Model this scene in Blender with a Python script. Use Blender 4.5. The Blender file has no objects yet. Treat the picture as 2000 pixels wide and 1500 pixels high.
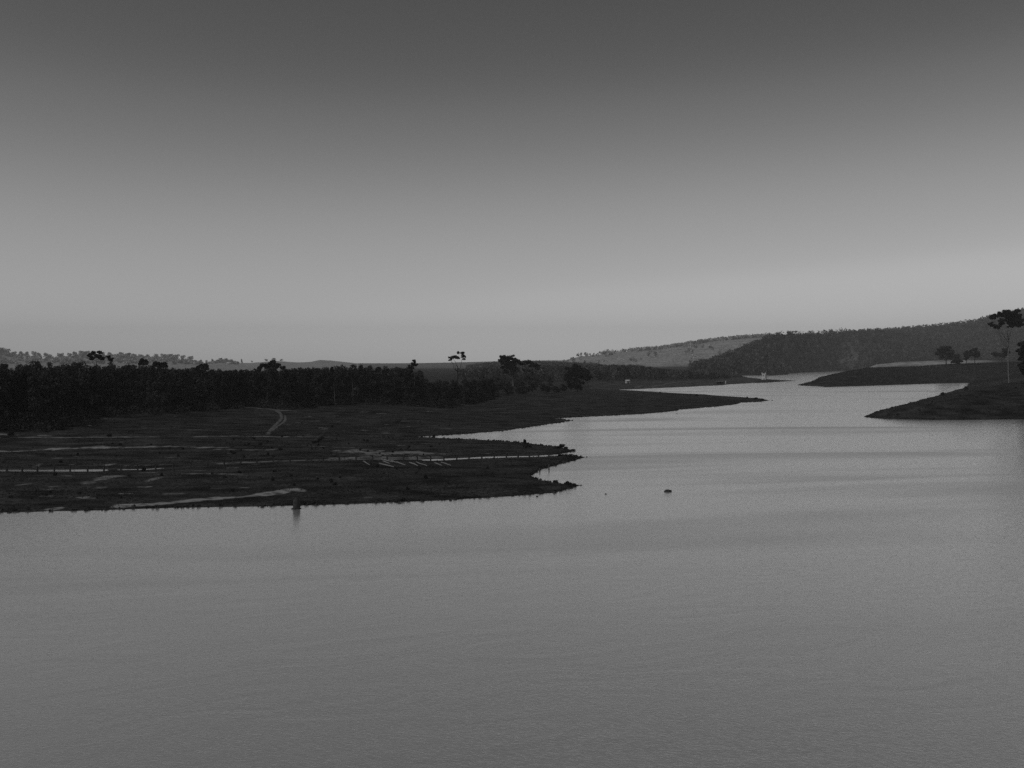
import bpy, math, random
import numpy as np
from math import radians, pi

random.seed(7)
rng = np.random.default_rng(11)
scene = bpy.context.scene
col = scene.collection

# ------------------------------------------------------------------ camera
F, U0, V0, HC = 2000.0, 1000.0, 710.0, 25.0      # focal length, centre, horizon in photo pixels; camera height in metres
cam_data = bpy.data.cameras.new('camera')
cam_data.lens = 36.0
cam_data.sensor_width = 36.0
cam_data.shift_y = -(750.0 - V0) / 2000.0
cam_data.clip_start = 0.5
cam_data.clip_end = 40000
cam = bpy.data.objects.new('camera', cam_data)
cam.location = (0, 0, HC)
cam.rotation_euler = (radians(90), 0, 0)
col.objects.link(cam)
scene.camera = cam

# ------------------------------------------------------------------ sky and sun (ahead of the camera and to the left)
SUN_EL, SUN_AZ = 55.0, -122.0                     # azimuth measured from +Y towards +X
world = bpy.data.worlds.new('World')
scene.world = world
world.use_nodes = True
wt = world.node_tree
wt.nodes.clear()
sky = wt.nodes.new('ShaderNodeTexSky')
sky.sky_type = 'NISHITA'
sky.sun_disc = False
sky.sun_elevation = radians(SUN_EL)
sky.sun_rotation = radians(SUN_AZ)
sky.altitude = 100
sky.air_density = 2.0
sky.dust_density = 0.0
sky.ozone_density = 1.0
sep = wt.nodes.new('ShaderNodeSeparateColor')    # the sky turned to grey
wt.links.new(sky.outputs[0], sep.inputs[0])
cr_ = wt.nodes.new('ShaderNodeMath'); cr_.operation = 'MULTIPLY'; cr_.inputs[1].default_value = 0.5 / 8.33 / 1.5
cg_ = wt.nodes.new('ShaderNodeMath'); cg_.operation = 'MULTIPLY'; cg_.inputs[1].default_value = 0.5 / 8.33 / 1.5
ad_ = wt.nodes.new('ShaderNodeMath'); ad_.operation = 'ADD'
wt.links.new(sep.outputs[0], cr_.inputs[0]); wt.links.new(sep.outputs[1], cg_.inputs[0])
wt.links.new(cr_.outputs[0], ad_.inputs[0]); wt.links.new(cg_.outputs[0], ad_.inputs[1])
pw_ = wt.nodes.new('ShaderNodeFloatCurve')          # tone response of the plate
cv = pw_.mapping.curves[0]
for i, (x_, y_) in enumerate([(0, 0), (.44, .245), (.54, .44), (.713, .86), (.887, 1.22), (1.0, 1.52), (1.5, 1.85)]):
    if i == 0: cv.points[0].location = (0, 0)
    elif i == 6: cv.points[-1].location = (1, y_ / 2)
    else: cv.points.new(x_ / 1.5, y_ / 2)
pw_.mapping.update()
wt.links.new(ad_.outputs[0], pw_.inputs['Value'])
gain = wt.nodes.new('ShaderNodeMath'); gain.operation = 'MULTIPLY'; gain.inputs[1].default_value = 13.7 * 2
wt.links.new(pw_.outputs[0], gain.inputs[0])
bg = wt.nodes.new('ShaderNodeBackground')
bg.inputs['Strength'].default_value = 0.05
wo = wt.nodes.new('ShaderNodeOutputWorld')
wt.links.new(gain.outputs[0], bg.inputs['Color'])
wt.links.new(bg.outputs[0], wo.inputs['Surface'])

sun_data = bpy.data.lights.new('sun', 'SUN')
sun_data.energy = 2.0
sun_data.angle = radians(0.6)
sun_data.color = (1.0, 1.0, 1.0)
sun = bpy.data.objects.new('sun', sun_data)
el, az = radians(SUN_EL), radians(SUN_AZ)
from mathutils import Vector, Matrix
sd_ = Vector((math.sin(az) * math.cos(el), math.cos(az) * math.cos(el), math.sin(el)))
sun.rotation_euler = sd_.to_track_quat('Z', 'Y').to_euler()
sun.location = (0, 0, 300)
col.objects.link(sun)

scene.view_settings.view_transform = 'Standard'
scene.view_settings.look = 'None'
scene.view_settings.exposure = -1.0
scene.view_settings.gamma = 1.0
scene.view_settings.use_curve_mapping = False
scene.cycles.use_denoising = False           # keep the fine grain

# ------------------------------------------------------------------ helpers
def hash2(ix, iy, seed):
    n = (ix.astype(np.int64) * 374761393 + iy.astype(np.int64) * 668265263 + seed * 1442695041) & 0xffffffff
    n = ((n ^ (n >> 13)) * 1274126177) & 0xffffffff
    n = (n ^ (n >> 16)) & 0xffffffff
    return n.astype(np.float64) / 4294967295.0

def vnoise(x, y, seed=0):
    x = np.asarray(x, float); y = np.asarray(y, float)
    ix = np.floor(x); iy = np.floor(y)
    fx = x - ix; fy = y - iy
    fx = fx * fx * (3 - 2 * fx); fy = fy * fy * (3 - 2 * fy)
    a = hash2(ix, iy, seed); b = hash2(ix + 1, iy, seed)
    c = hash2(ix, iy + 1, seed); d = hash2(ix + 1, iy + 1, seed)
    return (a * (1 - fx) + b * fx) * (1 - fy) + (c * (1 - fx) + d * fx) * fy * 1.0 - 0.5

def fbm(x, y, octaves=4, seed=0):
    s = 0; amp = 1.0
    for k in range(octaves):
        s = s + amp * vnoise(x * 2 ** k, y * 2 ** k, seed + 17 * k)
        amp *= 0.5
    return s

def wl(u, v):
    """water-line point: photo pixel to world XY at z = 0"""
    Y = F * HC / (v - V0)
    return ((u - U0) / F * Y, Y)

# shoreline of the one big land mass, traced round the lake (photo pixels on the water line)
SHORE_PX = [(-900, 1042), (-300, 1012), (0, 1001), (60, 1000), (100, 998), (180, 997), (250, 994.5), (330, 992), (400, 990.5), (480, 989.5),
    (560, 987.5), (640, 985.5), (700, 983.5), (780, 980), (860, 977), (940, 972.5), (1000, 969), (1045, 965), (1080, 962.5), (1100, 958.5),
    (1118, 952), (1133, 947.5), (1112, 945.5), (1090, 944), (1070, 940), (1052, 936.5), (1034, 929.5), (1042, 924), (1050, 918.5), (1064, 914.5),
    (1082, 909.5), (1100, 904.5), (1122, 899), (1143, 893), (1128, 891), (1112, 889.5), (1096, 889), (1082, 888.2), (1092, 886.5), (1106, 884.5),
    (1119, 881.5), (1122, 878.5), (1112, 877.5), (1100, 876), (1080, 871.5), (1050, 868), (1020, 864.5), (980, 861.5), (940, 859.5), (900, 857),
    (860, 855.2), (835, 854), (800, 853.2), (830, 852.4), (860, 850.5), (900, 848), (950, 844), (985, 841.5), (1010, 837.5), (1040, 833.5), (1062, 829.5), (1090, 826),
    (1120, 821.8), (1108, 820), (1080, 817.6), (1110, 815.6), (1150, 813.8), (1200, 811.3), (1250, 808.6), (1290, 805.6), (1318, 802.2), (1323, 799.8),
    (1360, 797), (1400, 794), (1430, 790.5), (1442, 788), (1446, 786.2), (1480, 784.5), (1501, 782), (1488, 778.5), (1460, 776.8), (1420, 774), (1380, 770.6),
    (1330, 768.2), (1290, 766), (1250, 763.6), (1215, 761.8), (1202, 761.2), (1240, 760.2), (1280, 758.2), (1330, 756.2), (1370, 754.3), (1415, 752.3), (1425, 750.8), (1460, 748.8),
    (1500, 747.2), (1540, 744.8), (1556, 743.4), (1520, 741.8), (1490, 740.2), (1465, 737.6), (1452, 735), (1450, 733.4), (1480, 733.2), (1510, 733.6),
    (1535, 732), (1550, 729), (1575, 727.4), (1620, 725.8), (1662, 724.2), (1672, 725.2), (1662, 729), (1640, 735), (1610, 742), (1584, 748.2), (1559, 752.6), (1578, 753.6),
    (1598, 754.3), (1612, 756.2), (1640, 755.2), (1700, 753.2), (1780, 750.6), (1850, 748.6), (1887, 747.6), (1893, 749), (1882, 758), (1838, 770),
    (1785, 785), (1729, 800), (1702, 809), (1688, 814.3), (1700, 815.8), (1720, 817.4), (1760, 818.8), (1820, 820), (1900, 819.8), (2000, 819.2), (2300, 824), (2900, 840)]
SHORE = [wl(u, v) for u, v in SHORE_PX]
SHORE = [(-4000, 100)] + [(-900, 150)] + SHORE + [(900, 300), (4000, 200), (30000, 3000), (30000, 30000), (-30000, 30000), (-30000, 100)]
SHORE = np.array(SHORE)

# flooded wheel-track behind the fence: narrow water let into the ground
CHANNELS = [([(-400, 921), (0, 919), (90, 919.5), (190, 919)], 2.4),
            ([(238, 917.5), (285, 916.8), (312, 915)], 1.0),
            ([(838, 898.6), (880, 897), (941, 894), (1000, 892.2), (1050, 891.2), (1086, 888.8)], 2.2)]
CHANNELS = [(np.array([wl(u, v) for u, v in pts]), w) for pts, w in CHANNELS]

def seg_dist2(X, Y, a, b):
    dx, dy = b[0] - a[0], b[1] - a[1]
    L = dx * dx + dy * dy + 1e-12
    t = np.clip(((X - a[0]) * dx + (Y - a[1]) * dy) / L, 0, 1)
    ex = X - (a[0] + t * dx); ey = Y - (a[1] + t * dy)
    return ex * ex + ey * ey

def shore_sd(X, Y):
    d2 = np.full(X.shape, 1e18)
    inside = np.zeros(X.shape, bool)
    n = len(SHORE)
    for i in range(n):
        a = SHORE[i]; b = SHORE[(i + 1) % n]
        d2 = np.minimum(d2, seg_dist2(X, Y, a, b))
        c = ((a[1] > Y) != (b[1] > Y))
        if b[1] != a[1]:
            xi = (b[0] - a[0]) * (Y - a[1]) / (b[1] - a[1]) + a[0]
            inside ^= (c & (X < xi))
    return np.where(inside, 1, -1) * np.sqrt(d2)

# how steeply and how high the ground rises from the water: (u, Y, slope, cap)
CTRL = np.array([(-200, 210, .03, 2.4), (300, 205, .03, 2.0), (700, 215, .03, 1.6), (900, 225, .03, 1.4), (1080, 205, .05, 1.0), (1100, 265, .04, .7),
    (300, 300, .025, 2.2), (700, 300, .02, 1.5), (900, 305, .02, 1.2), (1080, 295, .03, .9),
    (300, 430, .03, 4.0), (700, 450, .03, 4.0), (0, 420, .04, 5.0), (0, 620, .05, 12), (-500, 600, .05, 13), (250, 650, .05, 9), (600, 620, .035, 7), (850, 600, .03, 5), (1000, 800, .03, 4.6),
    (1100, 700, .03, 4.0), (1100, 500, .03, 3.6), (1300, 660, .025, 2.6), (1440, 680, .03, 1.6),
    (1220, 1200, .03, 5), (1400, 1250, .025, 3.4), (1500, 1550, .02, 1.4), (600, 1200, .03, 8), (1000, 1400, .03, 8), (1200, 1700, .03, 9),
    (1600, 1180, .26, 20), (1660, 1270, .26, 24), (1720, 1350, .26, 27), (1760, 1480, .24, 27), (1840, 1550, .24, 31), (1840, 1750, .2, 31), (1920, 1700, .2, 32), (1740, 1700, .2, 27), (1850, 1400, .19, 31), (1920, 1450, .2, 31), (2100, 1400, .2, 33), (1800, 2200, .1, 33), (2000, 2300, .1, 35), (1700, 1900, .1, 27),
    (1715, 476, .28, 14), (1790, 500, .27, 26), (1850, 530, .26, 38), (1890, 590, .26, 40), (1940, 620, .25, 50), (2010, 620, .25, 55), (2100, 620, .25, 55), (1960, 540, .185, 44), (2200, 560, .19, 50), (1990, 900, .12, 20), (1940, 800, .12, 20),
    (1000, 4000, .01, 9), (300, 3000, .02, 10), (600, 6000, .02, 9), (0, 6000, .02, 9), (1600, 3500, .03, 14), (1450, 2400, .03, 12)])

def params(u, Y):
    lu = u / 330.0; ly = np.log(np.maximum(Y, 50)) * 3.6
    sw = 0; s = 0; c = 0
    for cu, cy, cs, cc in CTRL:
        d2 = (lu - cu / 330.0) ** 2 + (ly - math.log(cy) * 3.6) ** 2 + 0.004
        w = 1.0 / d2 ** 3
        sw = sw + w; s = s + w * cs; c = c + w * cc
    return s / sw, c / sw

# far hills: (crest distance by u, crest line v by u, front foot distance by u, tree height allowed for, kind)
def poly(*p):
    a = np.array(p, float); return (a[:, 0], a[:, 1])
HILLS = {
 'near_right': dict(Yc=poly((1300, 2300), (1450, 2750), (1560, 3300), (1650, 3900), (1800, 4000), (2000, 3900)),
    v=poly((1290, 731), (1320, 724), (1380, 712), (1420, 696), (1450, 684), (1480, 669), (1520, 656), (1560, 653), (1640, 650), (1700, 652), (1760, 659), (1850, 678), (1950, 692), (2100, 700)),
    Yf=poly((1300, 1950), (1450, 2090), (1500, 2150), (1560, 2900), (1640, 3450), (1700, 3000), (1800, 2900), (1940, 2800), (2100, 2700)), tree=12),
 'rear_right': dict(Yc=poly((1500, 5000), (2500, 4800)),
    v=poly((1490, 740), (1530, 715), (1600, 664), (1700, 653), (1760, 649), (1850, 642), (1900, 634), (1940, 625), (2000, 612), (2200, 600), (3300, 610)),
    Yf=poly((1500, 3900), (2500, 3000)), tree=12),
 'pasture': dict(Yc=poly((900, 5600), (1700, 5200)),
    v=poly((850, 722), (1000, 716), (1050, 713), (1100, 708), (1130, 700), (1160, 697), (1200, 692), (1290, 685), (1330, 679), (1380, 672), (1440, 666), (1500, 662), (1600, 672), (1700, 740)),
    Yf=poly((900, 3600), (1700, 3600)), tree=0),
 'middle': dict(Yc=poly((800, 3300), (1300, 3100)),
    v=poly((820, 735), (880, 722), (930, 716), (970, 711.5), (1000, 710), (1050, 710), (1100, 712), (1160, 716), (1220, 724), (1280, 735)),
    Yf=poly((800, 2300), (1300, 2300)), tree=10),
 'left': dict(Yc=poly((-600, 5000), (600, 5200)),
    v=poly((-1300, 690), (-300, 690), (-60, 684), (0, 687), (40, 694), (100, 699), (140, 696), (165, 690), (200, 693), (240, 693), (270, 697), (310, 697), (335, 695), (370, 703), (400, 709), (430, 703), (445, 704), (480, 711), (520, 716), (600, 726), (700, 735)),
    Yf=poly((-600, 3600), (600, 3800)), tree=18),
 'left_far': dict(Yc=poly((300, 6200), (900, 6200)),
    v=poly((300, 730), (440, 718), (500, 711), (540, 708), (580, 711), (605, 710), (625, 706), (650, 707.5), (700, 713), (760, 716), (850, 722)),
    Yf=poly((300, 4200), (900, 4200)), tree=0),
 'farthest': dict(Yc=poly((0, 7400), (2000, 7400)),
    v=poly((-1300, 700), (300, 711), (700, 712), (780, 712), (830, 711.5), (900, 710), (1000, 707.5), (1060, 706.5), (1120, 706), (1300, 700), (3300, 690)),
    Yf=poly((0, 5800), (2000, 5800)), tree=0),
}

SLOPE = dict(Yc=poly((1600, 2600), (2200, 2750)), Yf=poly((1600, 1500), (2200, 1600)), tree=0,
    v=poly((1640, 745), (1662, 724), (1680, 717), (1700, 713), (1760, 707), (1850, 703.5), (1900, 703), (1950, 704), (2200, 703), (3300, 700)))
MOUND = dict(Yc=poly((1558, 1200), (1609, 1240), (1655, 1320), (1700, 1400), (1760, 1480), (1900, 1560), (2300, 1600)),
    Yf=poly((1558, 1165), (1609, 1080), (1700, 1150), (1885, 1320), (2300, 1350)), tree=0,
    v=poly((1500, 760), (1558, 752), (1580, 744), (1609, 736.5), (1655, 725.5), (1700, 718.5), (1760, 717), (1850, 714), (1900, 712), (1990, 709), (2300, 706)))
def hill_height(name, u, Y):
    h = MOUND if name == 'mound' else HILLS.get(name, SLOPE)
    Yc = np.interp(u, *h['Yc']); Yf = np.interp(u, *h['Yf']); v = np.interp(u, *h['v'])
    zc = HC - (v - V0) / F * Yc - h['tree']
    t = (Y - Yf) / np.maximum(Yc - Yf, 1)
    front = np.clip(t, 0, 1)
    front = 0.35 * front + 0.65 * front * front * (3 - 2 * front)
    back = np.clip(1 - (Y - Yc) / (0.9 * (Yc - Yf) + 300), 0, 1)
    prof = np.where(t < 1, front, back * back * (3 - 2 * back))
    gul = 1 + 0.10 * fbm(u / 90.0, Y / 500.0, 3, 5) * np.clip(1 - np.abs(t - 0.5) * 2, 0, 1) * 2
    return np.maximum(zc, 0) * prof * gul

def height(X, Y, full=True):
    X = np.asarray(X, float); Y = np.asarray(Y, float)
    X, Y = np.broadcast_arrays(X, Y)
    Ys = np.maximum(Y, 1.0)
    u = U0 + F * X / Ys
    amp = np.clip(Y / 260.0, 0.6, 7.0)
    lam = np.clip(Y / 26.0, 6, 90)
    xr = 0.82 * X + 0.57 * Y; yr = -0.57 * X + 0.82 * Y
    wx = X + amp * fbm(xr / 27.0, yr / 27.0, 5, 3) * 0.9
    wy = Y + amp * fbm(xr / 21.0 + 50, yr / 21.0, 5, 9) * 1.0
    sd = shore_sd(wx, wy)
    for pts, w in CHANNELS:
        d2 = np.full(X.shape, 1e18)
        for i in range(len(pts) - 1):
            d2 = np.minimum(d2, seg_dist2(wx, Y + 0.35 * fbm(X / 4.0, Y / 4.0, 2, 31), pts[i], pts[i + 1]))
        sd = np.minimum(sd, np.sqrt(d2) - w * (1 + 0.5 * vnoise(X / 6.0, Y / 30.0, 77)))
    s, cap = params(u, Y)
    L = cap / s
    land = cap * (1 - np.exp(-np.maximum(sd, 0) / L))
    lip = 0.14 * (1 - np.exp(-np.maximum(sd, 0) / 0.5))
    rough = fbm(X / 22.0, Y / 22.0, 3, 41) * 0.9 + fbm(X / 3.2, Y / 3.2, 3, 43) * 0.24
    rough = rough * np.clip(sd / 22.0, 0, 1) * np.clip(0.25 + cap / 6, 0, 1)
    h = np.where(sd > 0, land + lip + rough, np.maximum(sd * 0.25, -3.0))
    if np.any(Y > 1800):
        hill = np.zeros(X.shape)
        for k in HILLS:
            hill = np.maximum(hill, hill_height(k, u, Y))
        h = np.where(sd > 0, h + hill * np.clip(sd / 40, 0, 1), h)
    if np.any((Y > 1100) & (u > 1550)):
        h = np.where(sd > 0, np.maximum(h, hill_height('mound', u, Y) * np.clip(sd / 14, 0, 1)), h)
    if np.any(Y > 1500):
        h = np.where(sd > 0, np.maximum(h, hill_height('pale_slope', u, Y) * np.clip(sd / 60, 0, 1)), h)
    return h

def ground(X, Y):
    return float(height(np.array([X]), np.array([Y]))[0])

def hit(u, v, y0=150.0, y1=3400.0):
    """world point where the photo pixel meets the ground"""
    Y = np.exp(np.linspace(math.log(y0), math.log(y1), 2400))
    X = (u - U0) / F * Y
    h = height(X, Y)
    r = HC - (v - V0) / F * Y
    k = np.nonzero(r <= np.maximum(h, 0))[0]
    i = int(k[0]) if len(k) else len(Y) - 1
    return (float(X[i]), float(Y[i]), float(max(h[i], 0)))

def at_y(u, Y):
    X = (u - U0) / F * Y
    return (X, Y, max(ground(X, Y), 0.0))

def pt(u, v, Y):
    return Vector(((u - U0) / F * Y, Y, HC - (v - V0) / F * Y))

def make_mesh(name, verts, faces, mats=(), smooth=False):
    verts = np.asarray(verts, np.float32).reshape(-1, 3)
    me = bpy.data.meshes.new(name)
    if isinstance(faces, np.ndarray):
        n, k = faces.shape
        me.vertices.add(len(verts)); me.vertices.foreach_set('co', verts.ravel())
        me.loops.add(n * k); me.loops.foreach_set('vertex_index', faces.astype(np.int32).ravel())
        me.polygons.add(n)
        me.polygons.foreach_set('loop_start', np.arange(0, n * k, k, dtype=np.int32))
        me.polygons.foreach_set('loop_total', np.full(n, k, dtype=np.int32))
        if smooth: me.polygons.foreach_set('use_smooth', np.ones(n, bool))
        me.update(calc_edges=True)
    else:
        me.from_pydata([tuple(map(float, v)) for v in verts], [], faces)
        if smooth:
            for p in me.polygons: p.use_smooth = True
        me.update()
    for m in mats: me.materials.append(m)
    return me

def link(name, me, parent=None, loc=None):
    o = bpy.data.objects.new(name, me)
    col.objects.link(o)
    if parent is not None: o.parent = parent
    if loc is not None: o.location = loc
    return o

def tag(o, label=None, cat=None, group=None, kind=None):
    if label: o['label'] = label
    if cat: o['category'] = cat
    if group: o['group'] = group
    if kind: o['kind'] = kind
    return o

def empty(name, loc, rz=0.0):
    o = bpy.data.objects.new(name, None)
    o.empty_display_size = 0.5
    col.objects.link(o); o.location = loc; o.rotation_euler = (0, 0, rz)
    return o

def copy_thing(root, loc, rz=0.0, scale=(1, 1, 1), label=None, group=None):
    r = root.copy(); col.objects.link(r)
    r.location = loc; r.rotation_euler = (0, 0, rz); r.scale = scale
    if label: r['label'] = label
    if group: r['group'] = group
    for ch in list(root.children):
        c = ch.copy(); col.objects.link(c); c.parent = r
        for g in list(ch.children):
            d = g.copy(); col.objects.link(d); d.parent = c
    return r

# ------------------------------------------------------------------ materials (all grey: a monochrome plate)
def grey(v): return (v, v, v, 1)

def mat(name, base, var=0.25, scale=2.0, rough=0.9, detail=6, bump=0.0, spec=0.2, stretch=(1, 1, 1)):
    m = bpy.data.materials.new(name); m.use_nodes = True
    nt = m.node_tree; b = nt.nodes['Principled BSDF']
    tc = nt.nodes.new('ShaderNodeTexCoord')
    mp = nt.nodes.new('ShaderNodeMapping'); mp.inputs['Scale'].default_value = stretch
    n = nt.nodes.new('ShaderNodeTexNoise'); n.inputs['Scale'].default_value = scale; n.inputs['Detail'].default_value = detail
    r = nt.nodes.new('ShaderNodeValToRGB')
    r.color_ramp.elements[0].position = 0.3; r.color_ramp.elements[1].position = 0.7
    r.color_ramp.elements[0].color = grey(base * (1 - var)); r.color_ramp.elements[1].color = grey(base * (1 + var))
    nt.links.new(tc.outputs['Object'], mp.inputs[0]); nt.links.new(mp.outputs[0], n.inputs['Vector'])
    nt.links.new(n.outputs['Fac'], r.inputs[0]); nt.links.new(r.outputs[0], b.inputs['Base Color'])
    b.inputs['Roughness'].default_value = rough
    b.inputs['Specular IOR Level'].default_value = spec
    if bump:
        bp = nt.nodes.new('ShaderNodeBump'); bp.inputs['Strength'].default_value = bump; bp.inputs['Distance'].default_value = 0.05
        nt.links.new(n.outputs['Fac'], bp.inputs['Height']); nt.links.new(bp.outputs[0], b.inputs['Normal'])
    return m

def leaf_mat(name, base, var, scale, rnd=0.35):
    m = mat(name, base, var, scale, rough=0.85, detail=6, spec=0.12)
    nt = m.node_tree; b = nt.nodes['Principled BSDF']
    oi = nt.nodes.new('ShaderNodeObjectInfo')
    mr = nt.nodes.new('ShaderNodeMapRange'); mr.inputs[3].default_value = 1 - rnd; mr.inputs[4].default_value = 1 + rnd
    mx = nt.nodes.new('ShaderNodeVectorMath'); mx.operation = 'SCALE'
    src = b.inputs['Base Color'].links[0].from_socket
    nt.links.new(oi.outputs['Random'], mr.inputs[0]); nt.links.new(src, mx.inputs[0]); nt.links.new(mr.outputs[0], mx.inputs['Scale'])
    nt.links.new(mx.outputs[0], b.inputs['Base Color'])
    return m

M_LEAF = leaf_mat('gum_foliage', 0.030, 0.6, 0.5, 0.5)
M_BUSH = leaf_mat('scrub_foliage', 0.036, 0.4, 0.9)
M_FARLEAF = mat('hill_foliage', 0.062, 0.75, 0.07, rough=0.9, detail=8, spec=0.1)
M_PALELEAF = mat('haze_paled_foliage', 0.28, 0.4, 0.05, rough=0.9, detail=6, spec=0.1)  # far hill leaves made paler: thicker haze put into the colour
M_STEMBARK = mat('dull_pale_bark', 0.16, 0.4, 1.0, stretch=(1, 1, .3))
M_BARK = mat('dark_bark', 0.03, 0.3, 3.0, bump=0.4)
M_PALEBARK = mat('pale_bark', 0.20, 0.25, 1.5, stretch=(1, 1, .3))
M_GREYWOOD = mat('weathered_timber', 0.06, 0.35, 4.0, bump=0.3)
M_LOG = mat('bleached_log', 0.21, 0.3, 3.0, bump=0.3)
M_ROCK = mat('dark_rock', 0.035, 0.4, 2.5, rough=0.75, bump=0.6)
M_WHITE = mat('white_masonry', 0.66, 0.12, 1.2)
M_ROOF = mat('iron_roof', 0.5, 0.15, 1.0, rough=0.5)
M_DARK = mat('dark_opening', 0.02, 0.2, 2.0)
M_TRACK = mat('bare_earth', 0.10, 0.5, 0.6, detail=8, bump=0.2)
M_GRASS = leaf_mat('dry_grass', 0.035, 0.4, 0.2, rnd=0.0)

def add_tone(m, use_attr=True):
    nt = m.node_tree; b = nt.nodes['Principled BSDF']; src = b.inputs['Base Color'].links[0].from_socket
    at = nt.nodes.new('ShaderNodeAttribute'); at.attribute_name = 'tone'
    mx = nt.nodes.new('ShaderNodeVectorMath'); mx.operation = 'MULTIPLY'
    nt.links.new(src, mx.inputs[0]); nt.links.new(at.outputs['Color'], mx.inputs[1]); nt.links.new(mx.outputs[0], b.inputs['Base Color'])
M_CREST = M_PALELEAF.copy(); M_CREST.name = 'skyline_foliage'  # skyline copy, with the same haze paleness in its colour
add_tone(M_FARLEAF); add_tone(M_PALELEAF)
# ground: grass with bare, pale and dark patches
def ground_material():
    m = bpy.data.materials.new('lakeside_ground'); m.use_nodes = True
    nt = m.node_tree; L = nt.links; b = nt.nodes['Principled BSDF']
    b.inputs['Roughness'].default_value = 0.95; b.inputs['Specular IOR Level'].default_value = 0.1
    geo = nt.nodes.new('ShaderNodeNewGeometry')
    def noise(scale, detail, ramp, vals, stretch=(1, 1, 1)):
        mp = nt.nodes.new('ShaderNodeMapping'); mp.inputs['Scale'].default_value = stretch
        n = nt.nodes.new('ShaderNodeTexNoise'); n.inputs['Scale'].default_value = scale; n.inputs['Detail'].default_value = detail
        r = nt.nodes.new('ShaderNodeMapRange')
        r.inputs[1].default_value, r.inputs[2].default_value = ramp
        r.inputs[3].default_value, r.inputs[4].default_value = vals
        L.new(geo.outputs['Position'], mp.inputs[0]); L.new(mp.outputs[0], n.inputs['Vector']); L.new(n.outputs['Fac'], r.inputs[0])
        return r.outputs[0], n.outputs['Fac']
    def mul(a, c, op='MULTIPLY'):
        k = nt.nodes.new('ShaderNodeMath'); k.operation = op
        for i, s in enumerate((a, c)):
            if isinstance(s, (int, float)): k.inputs[i].default_value = s
            else: L.new(s, k.inputs[i])
        return k.outputs[0]
    fine, fh = noise(1.4, 9, (0.3, 0.7), (0.2, 1.9))
    mid, _ = noise(0.16, 8, (0.34, 0.66), (0.3, 2.3), (.6, 1, 1))
    big, _ = noise(0.012, 5, (0.3, 0.7), (0.75, 1.25))
    tone = mul(mul(mul(fine, mid), big), 0.018)
    bare_noise, _ = noise(0.5, 8, (0.33, 0.52), (0.1, 1.0))
    at = nt.nodes.new('ShaderNodeAttribute'); at.attribute_name = 'bare'
    sepc = nt.nodes.new('ShaderNodeSeparateColor'); L.new(at.outputs['Color'], sepc.inputs[0])
    bare = mul(sepc.outputs[0], mul(bare_noise, 0.27))
    soft = mul(sepc.outputs[1], mul(mul(mid, big), 0.17))
    tot = mul(mul(tone, bare, 'ADD'), soft, 'ADD')
    cmb = nt.nodes.new('ShaderNodeCombineColor')
    for i in range(3): L.new(tot, cmb.inputs[i])
    L.new(cmb.outputs[0], b.inputs['Base Color'])
    bp = nt.nodes.new('ShaderNodeBump'); bp.inputs['Strength'].default_value = 0.6; bp.inputs['Distance'].default_value = 0.3
    L.new(fh, bp.inputs['Height']); L.new(bp.outputs[0], b.inputs['Normal'])
    return m
M_GROUND = ground_material()

def water_material():
    m = bpy.data.materials.new('lake_water'); m.use_nodes = True
    nt = m.node_tree; L = nt.links; b = nt.nodes['Principled BSDF']
    b.inputs['Base Color'].default_value = grey(0.93)
    b.inputs['Metallic'].default_value = 0.82
    b.inputs['IOR'].default_value = 1.5
    geo = nt.nodes.new('ShaderNodeNewGeometry')
    def noise(scale, detail, stretch, rot=0.0, dist=0.0):
        mr_ = nt.nodes.new('ShaderNodeMapping'); mr_.inputs['Rotation'].default_value = (0, 0, rot)
        L.new(geo.outputs['Position'], mr_.inputs[0])
        mp = nt.nodes.new('ShaderNodeMapping'); mp.inputs['Scale'].default_value = stretch
        n = nt.nodes.new('ShaderNodeTexNoise'); n.inputs['Scale'].default_value = scale; n.inputs['Detail'].default_value = detail
        n.inputs['Distortion'].default_value = dist
        L.new(mr_.outputs[0], mp.inputs[0]); L.new(mp.outputs[0], n.inputs['Vector'])
        return n.outputs['Fac']
    w1 = noise(2.6, 7, (0.6, 1.0, 1), 0.45, 2.2)
    w2 = noise(0.16, 5, (0.5, 1.0, 1), -0.4, 2.0)
    lane = noise(0.007, 3, (0.7, 4.5, 1), -0.17, 0.9)
    mr = nt.nodes.new('ShaderNodeMapRange'); mr.interpolation_type = 'SMOOTHSTEP'
    mr.inputs[1].default_value, mr.inputs[2].default_value = 0.46, 0.74
    mr.inputs[3].default_value, mr.inputs[4].default_value = 0.18, 0.34
    L.new(lane, mr.inputs[0]); L.new(mr.outputs[0], b.inputs['Roughness'])
    b1 = nt.nodes.new('ShaderNodeBump'); b1.inputs['Strength'].default_value = 0.7; b1.inputs['Distance'].default_value = 0.03
    b2 = nt.nodes.new('ShaderNodeBump'); b2.inputs['Strength'].default_value = 0.5; b2.inputs['Distance'].default_value = 0.055
    L.new(w1, b1.inputs['Height']); L.new(w2, b2.inputs['Height']); L.new(b1.outputs[0], b2.inputs['Normal'])
    L.new(b2.outputs[0], b.inputs['Normal'])
    b.inputs['Specular IOR Level'].default_value = 0.5
    return m
M_WATER = water_material()

# ------------------------------------------------------------------ ground and water
def seg_mask(X, Y, px, width, soft=0.5, z=0.0):
    """soft mask round a polyline given in photo pixels (resolved on the ground)"""
    pts = [hit(u, v)[:2] for u, v in px]
    d2 = np.full(X.shape, 1e18)
    for i in range(len(pts) - 1):
        d2 = np.minimum(d2, seg_dist2(X, Y, pts[i], pts[i + 1]))
    wob = 1 + 1.5 * fbm(X / 2.6, Y / 5.0, 3, 91) + 0.8 * vnoise(X / 14.0, Y / 14.0, 92)
    return np.clip((width * wob - np.sqrt(d2)) / (soft * width) , 0, 1)

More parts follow.
